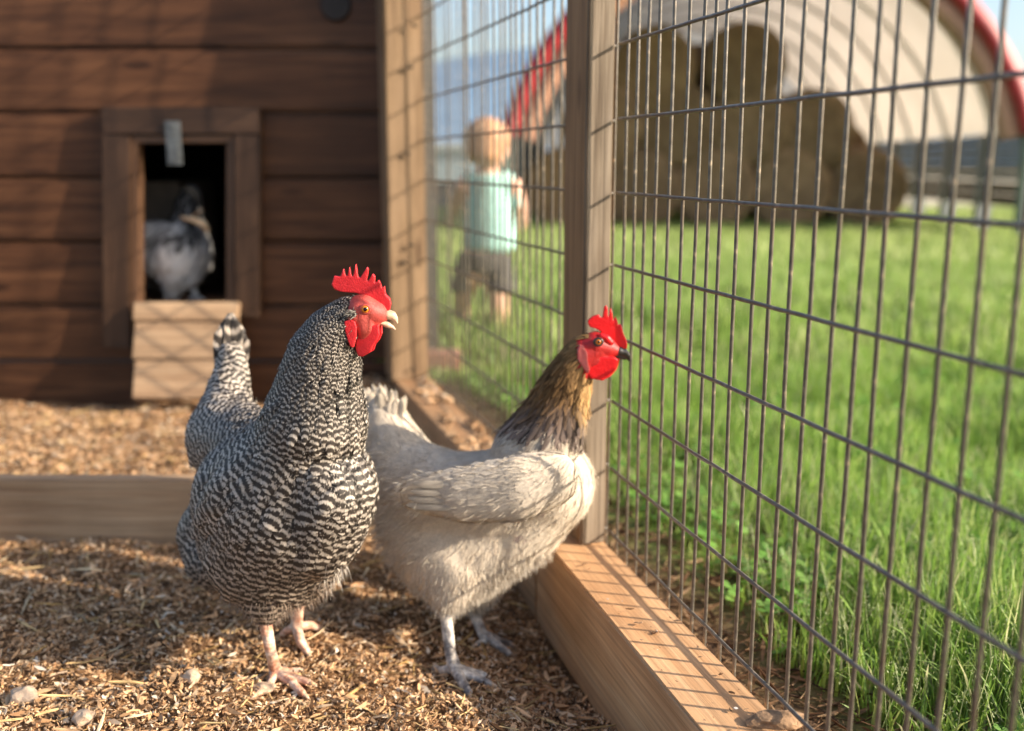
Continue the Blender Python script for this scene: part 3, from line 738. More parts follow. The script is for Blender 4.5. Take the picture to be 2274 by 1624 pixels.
def bale_mesh():
    V = []; Fc = []; ns = 40; prof = [(0.0, -.02), (.2, -.01), (.4, .0), (.56, .015), (.60, .06), (.615, .3), (.62, .6), (.615, .9), (.60, 1.14), (.56, 1.185), (0.0, 1.2)]
    for j, (r, d) in enumerate(prof):
        for k in range(ns):
            t = 2*math.pi*k/ns; rr = r*(1 + .02*noise.noise(Vector((math.cos(t)*3, math.sin(t)*3, d*4))))
            V.append((rr*math.cos(t), d + .02*noise.noise(Vector((rr*9*math.cos(t), rr*9*math.sin(t), 2))), rr*math.sin(t)))
    for j in range(len(prof)-1):
        for k in range(ns): Fc.append((j*ns+k, (j+1)*ns+k, (j+1)*ns+(k+1) % ns, j*ns+(k+1) % ns))
    me = npmesh('hay_bale', V, Fc); me.materials.append(M['hay']); return me
BM_ = bale_mesh()
def bale(u, v, Y, label):
    o = bpy.data.objects.new('hay_bale', BM_); o.location = W(u, v, Y); o.rotation_euler = (0, random.uniform(0, 6), -R(4.1)+random.gauss(0, .03)); k = 1.09; o.scale = (k, 1, k)
    C.objects.link(o); tag(o, label, 'hay bale', 'round bales stacked in the barn')
rowA = [(1925, 'first'), (1757, 'second'), (1589, 'third'), (1421, 'fourth'), (1253, 'fifth')]
for (u, w_) in rowA: bale(u, 420, 16.2, 'round hay bale on the ground, %s from the right in the bottom row' % w_)
for (u, w_) in [(1806, 'first'), (1668, 'second'), (1505, 'third'), (1337, 'fourth')]: bale(u, 290 if u > 1800 else 276, 16.2, 'round hay bale in the middle row of the stack, %s from the right' % w_)
for (u, w_) in [(1657, 'right hand'), (1455, 'left hand')]: bale(u, 142 if u > 1500 else 150, 16.2, 'topmost round hay bale of the stack, %s one of the pair' % w_)
for (u, w_) in ((1545, 'left'), (1700, 'middle'), (1850, 'right')): bale(u, 350, 17.6, 'round hay bale set back in the second rank low down, %s one of three' % w_)
bale(1545, 185, 17.5, 'round hay bale set back in the gap between the two topmost bales')
# far building and fence on the left, seen through the wire
a = W(880, 405, 42); c = W(1160, 330, 42)
fb = thing('far_shed', ((a.x+c.x)/2, 43, a.z), 'pale blue-grey shed far off to the left of the child', 'shed')
for k in range(6):
    z = a.z + (c.z-a.z)*(k+.5)/6; plank('siding_board', ((a.x+c.x)/2, 42+.02*(k % 2), z), (c.x-a.x, .05, (c.z-a.z)/6-.03), M['blue_siding'], fb, bev=0)
b = bmesh.new(); bx(b, a.x-.3, c.x+.3, 41.7, 46, c.z, c.z+.22); bm_obj('roof', b, M['roof_grey'], fb)
b = bmesh.new(); bx(b, a.x+.05, c.x-.05, 42.1, 45.8, a.z-.8, c.z-.02); bm_obj('wall', b, M['corr'], fb)
a = W(760, 490, 24); c = W(1230, 412, 24)
ff = thing('board_fence', ((a.x+c.x)/2, 24, a.z), 'low grey board fence along the far edge of the lawn behind the child', 'fence')
for k in range(4):
    z = a.z + (c.z-a.z)*(k+.5)/4; plank('board', ((a.x+c.x)/2, 24, z), (c.x-a.x, .05, (c.z-a.z)/4-.02), M['corr'], ff, bev=0)
for k in range(6):
    x = a.x + (c.x-a.x)*k/5; b = bmesh.new(); bx(b, x-.05, x+.05, 24.04, 24.14, a.z-.3, c.z+.04); bm_obj('post', b, M['board_dark'], ff)
# ------------------------------------------------------------------ small things
def rock(name, c, r, mt, label, cat, seed):
    iv, jf = ico(); V = []
    for v in iv:
        d = Vector(v); k = 1 + .35*noise.noise(d*1.1+Vector((seed, 0, 0))) + .1*noise.noise(d*4+Vector((seed, 3, 0)))
        V.append((c[0]+v[0]*r[0]*k, c[1]+v[1]*r[1]*k, c[2]+v[2]*r[2]*k))
    return tag(mobj(name, npmesh(name, V, jf, smooth=False), mt), label, cat)
def gl(u, v, up=0.0):
    p = G(u, v, 0.0)
    for _ in range(4): p = G(u, v, litter_z(p.x, p.y))
    return Vector((p.x, p.y, p.z+up))
rock('stone', gl(585, 1538, .006), (.0145, .011, .0065), M['stone'], "flat pale stone beside the barred hen's near foot", 'stone', 1)
rock('stone', gl(425, 1515, .008), (.011, .010, .009), M['stone'], 'small knobbly cream stone in the litter, left of the flat stone', 'stone', 2)
rock('stone', gl(56, 1562, .010), (.017, .014, .012), simple('grey_stone', (.40, .30, .22), .7, 0, .25, 70, .5, .002), 'angular grey stone at the bottom left, in the shade', 'stone', 3)
rock('stone', gl(187, 1607, .008), (.012, .011, .009), M['stone'], 'brown stone at the bottom edge, right of the angular grey one', 'stone', 4)
q = G(1722, 1606, RT); rock('dirt_clod', (q.x, q.y, RT+.004), (.030, .014, .008), M['dirt'], 'crumbly lump of dirt on top of the near rail at the bottom edge', 'dirt clod', 5)
q = G(965, 812, -0.02); b = bmesh.new(); bx(b, q.x-.10, q.x+.09, q.y-.05, q.y+.06, -.04, .03); bmesh.ops.bevel(b, geom=b.edges[:], offset=.008, segments=2, affect='EDGES')
tag(bm_obj('paving_brick', b, M['brick']), 'reddish brick lying in the grass outside the corner post', 'brick')
# ------------------------------------------------------------------ feathers
def plumage(name, body_me, guides, mt, spacing_k, colf, parent, exclude=None, barred=True, lift=0.10, seed=1, only=None, phase=None, dip=.35, align=0.0, wide=1.0):
    """guides: (pos, dir, length, width, spacing); returns the object of many real, overlapping vanes"""
    r = np.random.default_rng(seed)
    nv = len(body_me.vertices); co = np.empty(nv*3); body_me.vertices.foreach_get('co', co); co = co.reshape(-1, 3)
    body_me.calc_loop_triangles(); nt_ = len(body_me.loop_triangles); tri = np.empty(nt_*3, dtype=np.int32); body_me.loop_triangles.foreach_get('vertices', tri); tri = tri.reshape(-1, 3)
    A, B, D = co[tri[:, 0]], co[tri[:, 1]], co[tri[:, 2]]; cr = np.cross(B-A, D-A); ar = np.linalg.norm(cr, axis=1); nrm = cr/np.maximum(ar, 1e-12)[:, None]
    gp = np.array([g[0][:] for g in guides]); gd = np.array([Vector(g[1]).normalized()[:] for g in guides]); gq = np.array([g[2:5] for g in guides], dtype=float)
    ncand = int(ar.sum()/2/(gq[:, 2].min()*spacing_k)**2*2.4); ncand = min(ncand, 90000)
    ti = r.choice(nt_, ncand, p=ar/ar.sum()); a, b = r.random(ncand), r.random(ncand); fl = a+b > 1; a[fl], b[fl] = 1-a[fl], 1-b[fl]
    P = A[ti] + (B-A)[ti]*a[:, None] + (D-A)[ti]*b[:, None]; N = nrm[ti]
    if exclude is not None: k = ~exclude(P, N); P, N = P[k], N[k]
    if only is not None: k = only(P, N); P, N = P[k], N[k]
    d2 = ((P[:, None, :]-gp[None])**2).sum(2); w = 1/(d2**2+1e-9); w /= w.sum(1)[:, None]
    T = w @ gd; Q = w @ gq; Tg = T/np.linalg.norm(T, axis=1)[:, None]
    sp = Q[:, 2]*spacing_k; cell = gq[:, 2].max()*spacing_k; grid = {}; keep = []
    for i in range(len(P)):
        key = tuple((P[i]//cell).astype(int)); ok = True
        for dx in (-1, 0, 1):
            for dy in (-1, 0, 1):
                for dz in (-1, 0, 1):
                    for j in grid.get((key[0]+dx, key[1]+dy, key[2]+dz), ()):
                        e = P[i]-P[j]
                        if e[0]*e[0]+e[1]*e[1]+e[2]*e[2] < sp[i]*sp[i]: ok = False; break
                    if not ok: break
                if not ok: break
            if not ok: break
        if ok: grid.setdefault(key, []).append(i); keep.append(i)
    P, N, T, Q, Tg = P[keep], N[keep], T[keep], Q[keep], Tg[keep]; n = len(P)
    bvh = BVHTree.FromPolygons([tuple(c) for c in co], [tuple(t) for t in tri])
    T = T + r.normal(0, .15, (n, 3)); T -= N*(T*N).sum(1)[:, None]; T /= np.linalg.norm(T, axis=1)[:, None]
    L = Q[:, 0]*r.uniform(.85, 1.15, n); Wd = Q[:, 1]*wide*r.uniform(.85, 1.1, n)
    SS = [0, .35, .65, .88, 1.0]; WF = [.5, .9, 1.0, .72, .22]
    Vv = np.zeros((n, 5, 3, 3)); lf = lift*r.uniform(.7, 1.3, n)*np.where(r.random(n) > .95, 2.4, 1)
    for i in range(n):
        p = Vector(P[i]); t = Vector(T[i]); nn = Vector(N[i]); prev = p; side = nn.cross(t)
        for j, s in enumerate(SS):
            if j:
                c = prev + t*(L[i]*(s-SS[j-1])); loc, no, idx, dist = bvh.find_nearest(c)
                if loc is None or dist > .02: loc, no = c, nn
                if no.dot(nn) < 0: no = nn
                nt2 = (t - no*t.dot(no)); t = nt2.normalized() if nt2.length > .2 else t
                nn = no; prev = loc
            off = 0.0006 + lf[i]*L[i]*s
            side = nn.cross(t).normalized()
            for k_, c_ in enumerate((-1, 0, 1)):
                ww = Wd[i]*.5*WF[j]
                q = prev + side*(c_*ww) + nn*(off - (abs(c_)*ww*dip) + 0.0008)
                if j == 4: q = q - t*(abs(c_)*.10*L[i]*.3)
                Vv[i, j, k_] = q
    V = Vv.reshape(-1, 3); qd = np.array([[j*3+k, j*3+k+1, j*3+k+4, j*3+k+3] for j in range(4) for k in range(2)])
    Fc = (qd[None] + (np.arange(n)*15)[:, None, None]).reshape(-1, 4); me = npmesh(name, V, Fc)
    rnd = r.random(n); fuv = np.zeros((n, 5, 3, 3)); ph = (r.random(n)*phase(P)) if phase else np.zeros(n)
    if align:
        g_ = ((Vv[:, 4, 1]-P.mean(0))*Tg).sum(1)/(Q[:, 2]*1.08); ph = ph + align*((g_+.5) % 1.0-.5)*(1-np.minimum(ph, 1))
    for j, s in enumerate(SS):
        for k_, c_ in enumerate((-1, 0, 1)):
            fuv[:, j, k_, 0] = c_*(WF[j]); fuv[:, j, k_, 1] = (1-s)*L/(Q[:, 2]*1.08) + ph if barred else (s*0.3 + rnd*7); fuv[:, j, k_, 2] = rnd
    attr(me, 'fuv', fuv.reshape(-1, 3), 'FLOAT_VECTOR')
    if barred: attr(me, 'speck', np.repeat(np.clip((985-proj(P)[1])/110, 0, .95)*(P[:, 1] < 1.31), 15))
    attr(me, 'col', np.repeat(colf(P, rnd, N), 15, 0), 'FLOAT_COLOR')
    o = mobj(name, me, mt, parent); o['kind'] = 'stuff'
    return o
def vanes(name, items, mt, parent, barred=True, period=.011, col=(.6, .56, .5), level=False):
    """long single feathers: (root, tip, width, side vector, bend vector)"""
    for (a, b, w, side, bend) in items:
        a, b, side, bend = Vector(a), Vector(b), Vector(side).normalized(), Vector(bend); V = []; fu = []; n = 12; L = (b-a).length; rn = random.uniform(.4, .6) if level else random.random()
        for i in range(n+1):
            s = i/n; wf = (0.35 + .65*min(1, s*2.2))*(1 if s < .82 else math.sqrt(max(0.02, 1-((s-.82)/.18)**2)))
            c = a.lerp(b, s) + bend*math.sin(s*math.pi*.5)**2; nn = side.cross(b-a).normalized()
            for c_ in (-1, -.5, 0, .5, 1):
                j = 1 + .10*noise.noise(Vector((s*30, c_*3, rn*40))); V.append(c + side*(c_*w*.5*wf*j) + nn*(w*.10*(1-c_*c_))); fu.append((c_*wf, (-(c.z)/period if level else (1-s)*L/period) if barred else s*2+rn*9, rn))
        Fc = [(i*5+k, i*5+k+1, (i+1)*5+k+1, (i+1)*5+k) for i in range(n) for k in range(4)]
        me = npmesh(name, [tuple(v) for v in V], Fc); attr(me, 'fuv', fu, 'FLOAT_VECTOR'); attr(me, 'col', np.tile(np.array(col)*random.uniform(.85, 1.1), (len(V), 1)), 'FLOAT_COLOR')
        mobj(name, me, mt, parent)
def down(name, pts, dirs, L, w, mt, parent, col, seed=3, bars=False):
    """soft wispy filaments that break up the outline"""
    r = np.random.default_rng(seed); P = np.array(pts); D = np.array(dirs); n = len(P); D = D + r.normal(0, .38, (n, 3)); D /= np.linalg.norm(D, axis=1)[:, None]
    S = np.cross(D, r.normal(0, 1, (n, 3))); S /= np.linalg.norm(S, axis=1)[:, None]; l = L*r.uniform(.5, 1.2, n); out = []
    g = np.array([0, 0, -1.0])
    for s, wf in ((0, 1), (.5, .8), (1, .1)):
        c = P + D*(l*s)[:, None] + g*(l*s*s*.25)[:, None]; out += [c - S*(w*wf/2), c + S*(w*wf/2)]
    V = np.stack(out, 1).reshape(-1, 3); q = np.array([[0, 1, 3, 2], [2, 3, 5, 4]]); Fc = (q[None]+(np.arange(n)*6)[:, None, None]).reshape(-1, 4)
    me = npmesh(name, V, Fc); rn = r.random(n)
    fu = np.zeros((n, 6, 3)); fu[:, :, 0] = rn[:, None]; fu[:, :, 1] = (np.array([1, 1, .5, .5, 0, 0])[None]*(1.6 if bars else .3)) + (0 if bars else 1)*rn[:, None]*9; fu[:, :, 2] = rn[:, None]
    attr(me, 'fuv', fu.reshape(-1, 3), 'FLOAT_VECTOR'); attr(me, 'col', np.repeat(np.array(col)[None]*r.uniform(.75, 1.1, n)[:, None], 6, 0), 'FLOAT_COLOR')
    o = mobj(name, me, mt, parent); o['kind'] = 'stuff'; return o
def flow_strands(name, body_me, guides, n, L, w, mt, parent, colf, cond, seed=5, lift=.22, bars=False):
    P, N = surf_samples(body_me, n, cond, seed); gp = np.array([g[0][:] for g in guides]); gd = np.array([Vector(g[1]).normalized()[:] for g in guides])
    d2 = ((P[:, None, :]-gp[None])**2).sum(2); wt = 1/(d2**2+1e-9); wt /= wt.sum(1)[:, None]; T = wt @ gd; T -= N*(T*N).sum(1)[:, None]; T /= np.linalg.norm(T, axis=1)[:, None]
    r = np.random.default_rng(seed+1); n = len(P); T = T + r.normal(0, .22, (n, 3)) + N*lift*r.uniform(.4, 1.3, n)[:, None]; T /= np.linalg.norm(T, axis=1)[:, None]
    S = np.cross(T, N); S /= np.linalg.norm(S, axis=1)[:, None]; l = L*r.uniform(.5, 1.3, n); B = P + N*.0022; out = []
    for s_, wf in ((0, .6), (.5, 1), (1, .1)):
        c = B + T*(l*s_)[:, None] - N*(l*s_*s_*lift*.8)[:, None] + S*(r.normal(0, .06, n)*l*s_)[:, None]; out += [c - S*(w*wf/2), c + S*(w*wf/2)]
    V = np.stack(out, 1).reshape(-1, 3); q = np.array([[0, 1, 3, 2], [2, 3, 5, 4]]); Fc = (q[None]+(np.arange(n)*6)[:, None, None]).reshape(-1, 4); me = npmesh(name, V, Fc)
    rn = r.random(n); fu = np.zeros((n, 6, 3)); fu[:, :, 0] = rn[:, None]; fu[:, :, 1] = np.array([1, 1, .5, .5, 0, 0])[None]*(1.2 if bars else .3) + rn[:, None]*(1 if bars else 9); fu[:, :, 2] = rn[:, None]
    attr(me, 'fuv', fu.reshape(-1, 3), 'FLOAT_VECTOR'); attr(me, 'col', np.repeat(colf(P, rn, N), 6, 0), 'FLOAT_COLOR')
    o = mobj(name, me, mt, parent); o['kind'] = 'stuff'; return o
def surf_samples(me, n, cond, seed=0):
    r = np.random.default_rng(seed); me.calc_loop_triangles(); k = len(me.vertices); co = np.empty(k*3); me.vertices.foreach_get('co', co); co = co.reshape(-1, 3)
    m_ = len(me.loop_triangles); tri = np.empty(m_*3, dtype=np.int32); me.loop_triangles.foreach_get('vertices', tri); tri = tri.reshape(-1, 3)
    A, B, D = co[tri[:, 0]], co[tri[:, 1]], co[tri[:, 2]]; cr = np.cross(B-A, D-A); ar = np.linalg.norm(cr, axis=1)
    ti = r.choice(m_, n*8, p=ar/ar.sum()); a, b = r.random(n*8), r.random(n*8); f = a+b > 1; a[f], b[f] = 1-a[f], 1-b[f]
    P = A[ti]+(B-A)[ti]*a[:, None]+(D-A)[ti]*b[:, None]; N = cr[ti]/ar[ti][:, None]; u, v = proj(P); c = cond(u, v, P, N); return P[c][:n], N[c][:n]
def gdir(u, v, Y, du, dv, dY, L, Wd, sp, side=0):
    a = W(u, v, Y); b = W(u+du*20, v+dv*20, Y+dY*0.012)
    return (a, (b-a), L/1000, Wd/1000, sp/1000)
def eye(c, r, parent, ring=None):
    b = bmesh.new(); bmesh.ops.create_uvsphere(b, u_segments=24, v_segments=14, radius=r, matrix=Matrix.Translation(c)); e = bm_obj('eye', b, M['iris'], parent, True)
    b = bmesh.new(); bmesh.ops.create_uvsphere(b, u_segments=16, v_segments=10, radius=r*.52, matrix=Matrix.Translation(Vector(c)+Vector((r*.10, -r*.62, r*.05)))); o = bm_obj('pupil', b, M['pupil'], e, True)
    V = []; Fc = []
    t = ring or 0.0016
    for i in range(24):
        a = 2*math.pi*i/24
        for j in range(8):
            bb = 2*math.pi*j/8; rr = r*1.02 + t*math.cos(bb); V.append((c[0]+rr*math.cos(a), c[1]-r*.30+t*math.sin(bb), c[2]+rr*math.sin(a)*.9))
    Fc = [(i*8+j, ((i+1) % 24)*8+j, ((i+1) % 24)*8+(j+1) % 8, i*8+(j+1) % 8) for i in range(24) for j in range(8)]
    return e, V, Fc
# ------------------------------------------------------------------ the barred hen
S1 = 1.28/F                                     # metres per measured px at this hen
def c1(u, v, Y, rx, ry=None, rz=None):
    ry = rx if ry is None else ry; rz = rx if rz is None else rz
    return (W(u, v, Y), (rx*S1, ry*S1, rz*S1))
def barred_hen():
    t = thing('hen', gl(625, 1440), 'black and white barred hen standing in front, head high and beak open', 'hen')
    chains = [
        [c1(700, 940, 1.175, 108, 110, 108), c1(708, 870, 1.165, 88, 84, 90), c1(717, 800, 1.155, 73, 66, 75), c1(738, 745, 1.148, 55, 50, 56), c1(778, 708, 1.145, 44, 38, 44), c1(808, 702, 1.145, 36, 32, 36)],
        [c1(700, 930, 1.175, 102, 105, 100), c1(676, 1010, 1.19, 118, 120, 115), c1(648, 1110, 1.22, 180, 170, 190), c1(612, 1220, 1.24, 160, 150, 135)],
        [c1(725, 1045, 1.17, 86, 95, 60), c1(738, 1090, 1.175, 95, 110, 120), c1(705, 1170, 1.19, 95, 110, 110)],
        [c1(612, 1030, 1.165, 62, 45, 72), c1(545, 1105, 1.165, 78, 42, 80), c1(480, 1150, 1.20, 46, 32, 48)],
        [c1(640, 1090, 1.24, 150, 140, 150), c1(535, 1120, 1.26, 108, 105, 150), c1(552, 1200, 1.26, 112, 105, 120)],
        [c1(610, 1010, 1.27, 90, 90, 80), c1(500, 975, 1.38, 92, 95, 105), c1(505, 900, 1.42, 58, 60, 70), c1(515, 830, 1.44, 41, 40, 50), c1(515, 790, 1.445, 30, 32, 32)],
        [c1(520, 1080, 1.34, 60, 70, 60), c1(468, 1185, 1.37, 80, 75, 78), c1(490, 1240, 1.35, 85, 80, 75)],
        [c1(600, 1240, 1.22, 100, 100, 100), c1(590, 1325, 1.20, 58, 55, 50), c1(590, 1362, 1.195, 30, 30, 24)],
        [c1(660, 1220, 1.29, 100, 100, 90), c1(665, 1280, 1.305, 52, 50, 46), c1(662, 1318, 1.31, 26, 26, 20)],
    ]
    body = chain_mesh('body', chains, 0.0040, 5)
    mobj('body', body, simple('dark_down', (.03, .025, .022), .9), t)
    g = [gdir(800, 655, 1.15, -1, .1, 0, 8, 4.5, 3.2), gdir(745, 665, 1.15, -1, .5, 0, 9, 5, 3.6), gdir(770, 700, 1.11, -1, .5, 0, 8, 5, 3.4),
         gdir(700, 730, 1.12, -.6, 1, 0, 12, 6.5, 4.4), gdir(760, 780, 1.11, -.2, 1, 0, 11, 6.5, 4.4), gdir(640, 790, 1.14, -.4, 1, .2, 15, 8, 5.4),
         gdir(795, 830, 1.14, 0, 1, 0, 12, 7, 4.8), gdir(700, 820, 1.10, -.2, 1, 0, 16, 8.5, 5.6), gdir(620, 870, 1.15, -.45, 1, .2, 20, 10, 6.5),
         gdir(700, 900, 1.10, -.15, 1, 0, 22, 11.5, 7.0), gdir(790, 900, 1.13, -.02, 1, 0, 16, 10, 6.4), gdir(640, 960, 1.12, -.35, 1, 0, 25, 12.5, 7.8),
         gdir(720, 1000, 1.10, -.12, 1, 0, 24, 15, 8.4), gdir(800, 1020, 1.12, 0, 1, 0, 20, 14, 8), gdir(820, 1100, 1.15, -.3, 1, 0, 22, 16, 8.6),
         gdir(700, 1120, 1.08, -.25, 1, 0, 28, 20, 9.4), gdir(600, 1080, 1.10, -.55, 1, 0, 28, 19, 9.4), gdir(740, 1200, 1.10, -.45, 1, 0, 28, 20, 9.4),
         gdir(640, 1220, 1.08, -.3, 1, 0, 28, 20, 9.2), gdir(560, 1230, 1.12, -.45, 1, .1, 28, 18, 9), gdir(520, 1080, 1.16, -.9, .9, .2, 28, 15, 8.2),
         gdir(460, 1120, 1.20, -.8, .9, .5, 26, 14, 7.6), gdir(450, 1200, 1.24, -.6, 1, .6, 26, 14, 7.6), gdir(590, 1330, 1.14, -.1, 1, 0, 20, 13, 7.5), gdir(660, 1300, 1.22, -.1, 1, 0, 18, 12, 7),
         gdir(470, 930, 1.33, -.9, .5, .2, 27, 12, 7), gdir(410, 980, 1.35, -.4, 1, .3, 27, 12, 7), gdir(430, 1050, 1.34, -.3, 1, .2, 25, 13, 7.4), gdir(560, 930, 1.33, -.9, .35, .3, 24, 11, 6.8),
         gdir(500, 860, 1.38, -.15, -1, .2, 30, 12, 7), gdir(540, 870, 1.40, -.05, -1, .2, 30, 12, 7), gdir(420, 1190, 1.33, -.4, 1, .2, 28, 14, 7.6), gdir(460, 1270, 1.30, .2, 1, 0, 24, 14, 7.6),
         gdir(700, 900, 1.25, -.2, 1, .3, 22, 12, 7.5), gdir(650, 1100, 1.40, -.6, .9, .3, 30, 18, 10), gdir(750, 1100, 1.30, -.4, 1, .2, 28, 18, 10)]
    fc = W(812, 706, 1.145)
    def excl(P, N):
        u, v = proj(P)
        face = (u > 776 + (v-690)*.25) & (v > 672 + (815-u)*.15) & (v < 745) & (P[:, 1] < 1.25) & (N[:, 1] < 0.5)
        return face | (u > 832)
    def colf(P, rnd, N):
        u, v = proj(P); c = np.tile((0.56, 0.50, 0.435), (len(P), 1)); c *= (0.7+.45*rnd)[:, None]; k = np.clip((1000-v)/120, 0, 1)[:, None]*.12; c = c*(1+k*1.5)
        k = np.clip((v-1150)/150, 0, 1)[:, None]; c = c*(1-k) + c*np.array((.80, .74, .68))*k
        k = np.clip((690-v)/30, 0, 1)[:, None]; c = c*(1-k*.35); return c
    neck = lambda P, N: (proj(P)[1] < 925 + .10*(proj(P)[0]-690)) & (P[:, 1] < 1.31) & (proj(P)[0] > 560)
    cape_end = lambda P, N: (proj(P)[1] < 955 + .10*(proj(P)[0]-690)) & (P[:, 1] < 1.31) & (proj(P)[0] > 560)
    big = [(p, d, L_*(1.18 if k >= 12 else 1), W_*(1.22 if k >= 12 else 1), s_*(1.16 if k >= 12 else 1)) for k, (p, d, L_, W_, s_) in enumerate(g)]
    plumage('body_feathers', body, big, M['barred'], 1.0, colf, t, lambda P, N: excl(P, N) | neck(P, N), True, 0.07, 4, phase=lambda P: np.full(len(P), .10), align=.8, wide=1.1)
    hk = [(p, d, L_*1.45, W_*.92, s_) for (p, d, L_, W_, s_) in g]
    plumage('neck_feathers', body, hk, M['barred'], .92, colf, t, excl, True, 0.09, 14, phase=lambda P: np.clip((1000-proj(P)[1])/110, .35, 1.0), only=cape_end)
    flow_strands('loose_barbs', body, g, 5000, .010, .0007, M['barred'], t, colf, lambda u, v, P, N: (v > 720) & (N[:, 1] < .3), 31, bars=True)
    # tail: upright fan seen edge on
    it = []
    for i in range(11):
        f = i/10; u1 = 487+52*f; v1 = 694+75*abs(f-.45)**1.3*1.4+random.uniform(-2, 4)
        it.append((W(498+28*f, 890, 1.44), W(u1, v1, 1.44+.05*random.random()), .023, (1, .5+random.uniform(-.6, .6), 0), (0, .004, 0)))
    vanes('tail_feather', it, M['barred'], t, True, .024, (.50, .43, .36), True)
    # soft down under the belly and over the thighs
    P, N = surf_samples(body, 1600, lambda u, v, P, N: (v > 1330) | ((v > 1290) & (u > 690)), 2)
    down('belly_down', P, N*.5+np.array([0, 0, -1.0]), .012, .0010, M['pale_feather'], t, (.36, .28, .22))
    P, N = surf_samples(body, 500, lambda u, v, P, N: (u > 715) & (u < 770) & (v > 1240) & (v < 1300), 5)
    down('flank_down', P, N*.2+np.array([-.1, 0, -1.0]), .020, .0011, M['pale_feather'], t, (.75, .68, .6))
    H = lambda cx, cy, Y: W(720.1+.1517*cx, 568.5+.1517*cy, Y)
    # bare red face: a skin a little proud of the head, with lids and cheek
    HY = 1.145
    fch = [[(H(560, 790, HY-.002), (.0205, .0215, .0185)), (H(740, 830, HY-.001), (.015, .0165, .014)), (H(860, 860, HY), (.0075, .009, .009))],
           [(H(560, 850, HY-.002), (.018, .0215, .018)), (H(600, 1010, HY-.003), (.013, .019, .017)), (H(570, 1130, HY-.003), (.010, .014, .014))],
           [(H(740, 860, HY), (.013, .0155, .011)), (H(720, 960, HY), (.010, .012, .009))],
           [(H(390, 860, HY-.004), (.010, .018, .012)), (H(470, 860, HY-.004), (.012, .020, .014))]]
    e, V, Fc = eye(H(600, 778, HY-.0205), .0052, t)
    fm = chain_mesh('face', fch, .0011, 6); mobj('face', fm, M['face'], t)
    mobj('eyelid', npmesh('eyelid', V, Fc), M['face'], t)
    comb = [(110, 420), (150, 290), (240, 300), (285, 180), (320, 290), (345, 290), (375, 140), (405, 290), (425, 300), (465, 110), (500, 300), (530, 320), (630, 160), (650, 200), (625, 370), (650, 360), (710, 260), (745, 300), (740, 400), (800, 350), (830, 400), (845, 470), (885, 440), (900, 560), (960, 620), (980, 700), (960, 790), (900, 810), (800, 790), (740, 700), (660, 620), (580, 580), (480, 540), (350, 530), (240, 520), (160, 490)]
    mobj('comb', slab_mesh('comb', [H(x, y, HY) for x, y in comb], .0078, .0007, 1), M['comb'], t)
    watt = [(560, 1120), (700, 1020), (800, 1000), (810, 1150), (775, 1240), (715, 1310), (685, 1405), (570, 1470), (500, 1465), (460, 1350), (470, 1230)]
    mobj('wattle', slab_mesh('wattle', [H(x, y, HY-.012) for x, y in watt], .0075, .0009, 8), M['comb'], t)
    mobj('wattle', slab_mesh('wattle', [H(x+45, y-25, HY+.010) for x, y in watt], .006, .0009, 8), M['comb'], t)
    lobe = [(390, 930), (455, 955), (478, 1050), (472, 1180), (435, 1345), (380, 1325), (345, 1220), (305, 1080), (295, 950)]
    mobj('earlobe', slab_mesh('earlobe', [H(x, y, HY-.021) for x, y in lobe], .007, .0009, 8), M['comb'], t)
    P_ = [Vector(H(430+random.gauss(0, 35), 850+random.gauss(0, 22), HY-.0225)) for _ in range(130)]
    down('ear_tuft', [tuple(p) for p in P_], [(-.9, -.25, .15)]*130, .009, .0014, M['pale_feather'], t, (.30, .28, .25), 9)
    # open beak: hooked upper, thinner lower
    def beak(nm, pts, mt):
        return mobj(nm, chain_mesh(nm, [[(H(x, y, HY), (r*.00070, r*w*.00072, r*.00070)) for x, y, r, w in pts]], .0006, 4), mt, t)
    beak('upper_beak', [(850, 880, 5, 1.6), (930, 858, 8.5, 1.2), (990, 870, 7.5, 1.0), (1035, 915, 5.0, .9), (1065, 985, 1.8, .8)], M['horn'])
    beak('lower_beak', [(720, 965, 3.0, 2.6), (820, 968, 4.6, 1.8), (920, 1005, 5.4, 1.2), (990, 1042, 3.6, .9), (1038, 1078, 1.3, .8)], M['horn'])
    # legs, each with four toes and claws
    def leg(pts, toes, mt, zf=.008):
        ch = [[(p, r) for p, r in pts]]
        foot = pts[-1]
        for to in toes: ch.append([(foot[0], foot[1]*.85)] + [(p, r) for p, r in to[:-1]])
        l = mobj('leg', chain_mesh('leg', ch, .0014, 3), mt, t)
        for to in toes:
            a, b_ = to[-2][0], to[-1][0]; mobj('claw', tube_mesh('claw', [a, a.lerp(b_, .5)+Vector((0, 0, .001)), b_], [.0036, .0028, .0006], 8), M['horn'], l)
        return l
    def gz(u, v, up=.005): return gl(u, v, up)
    a = gl(613, 1512, .014)
    leg([(W(585, 1350, 1.195), .0095), (W(590, 1390, 1.19), .0085), (W(602, 1450, 1.185), .0072), (a, .0085)],
        [[(gz(650, 1530, .008), .0058), (gz(672, 1548), .0050), (gz(690, 1560, .002), .003)], [(gz(655, 1518, .008), .0056), (gz(685, 1524), .0048), (gz(704, 1528, .002), .003)],
         [(gz(600, 1530, .006), .0048), (gz(575, 1548), .0042), (gz(556, 1556, .001), .0025)], [(gz(640, 1500, .006), .0045), (gz(665, 1495, .004), .004), (gz(680, 1492, .001), .0025)]], M['leg_pink'])
    a = W(658, 1392, 1.30)
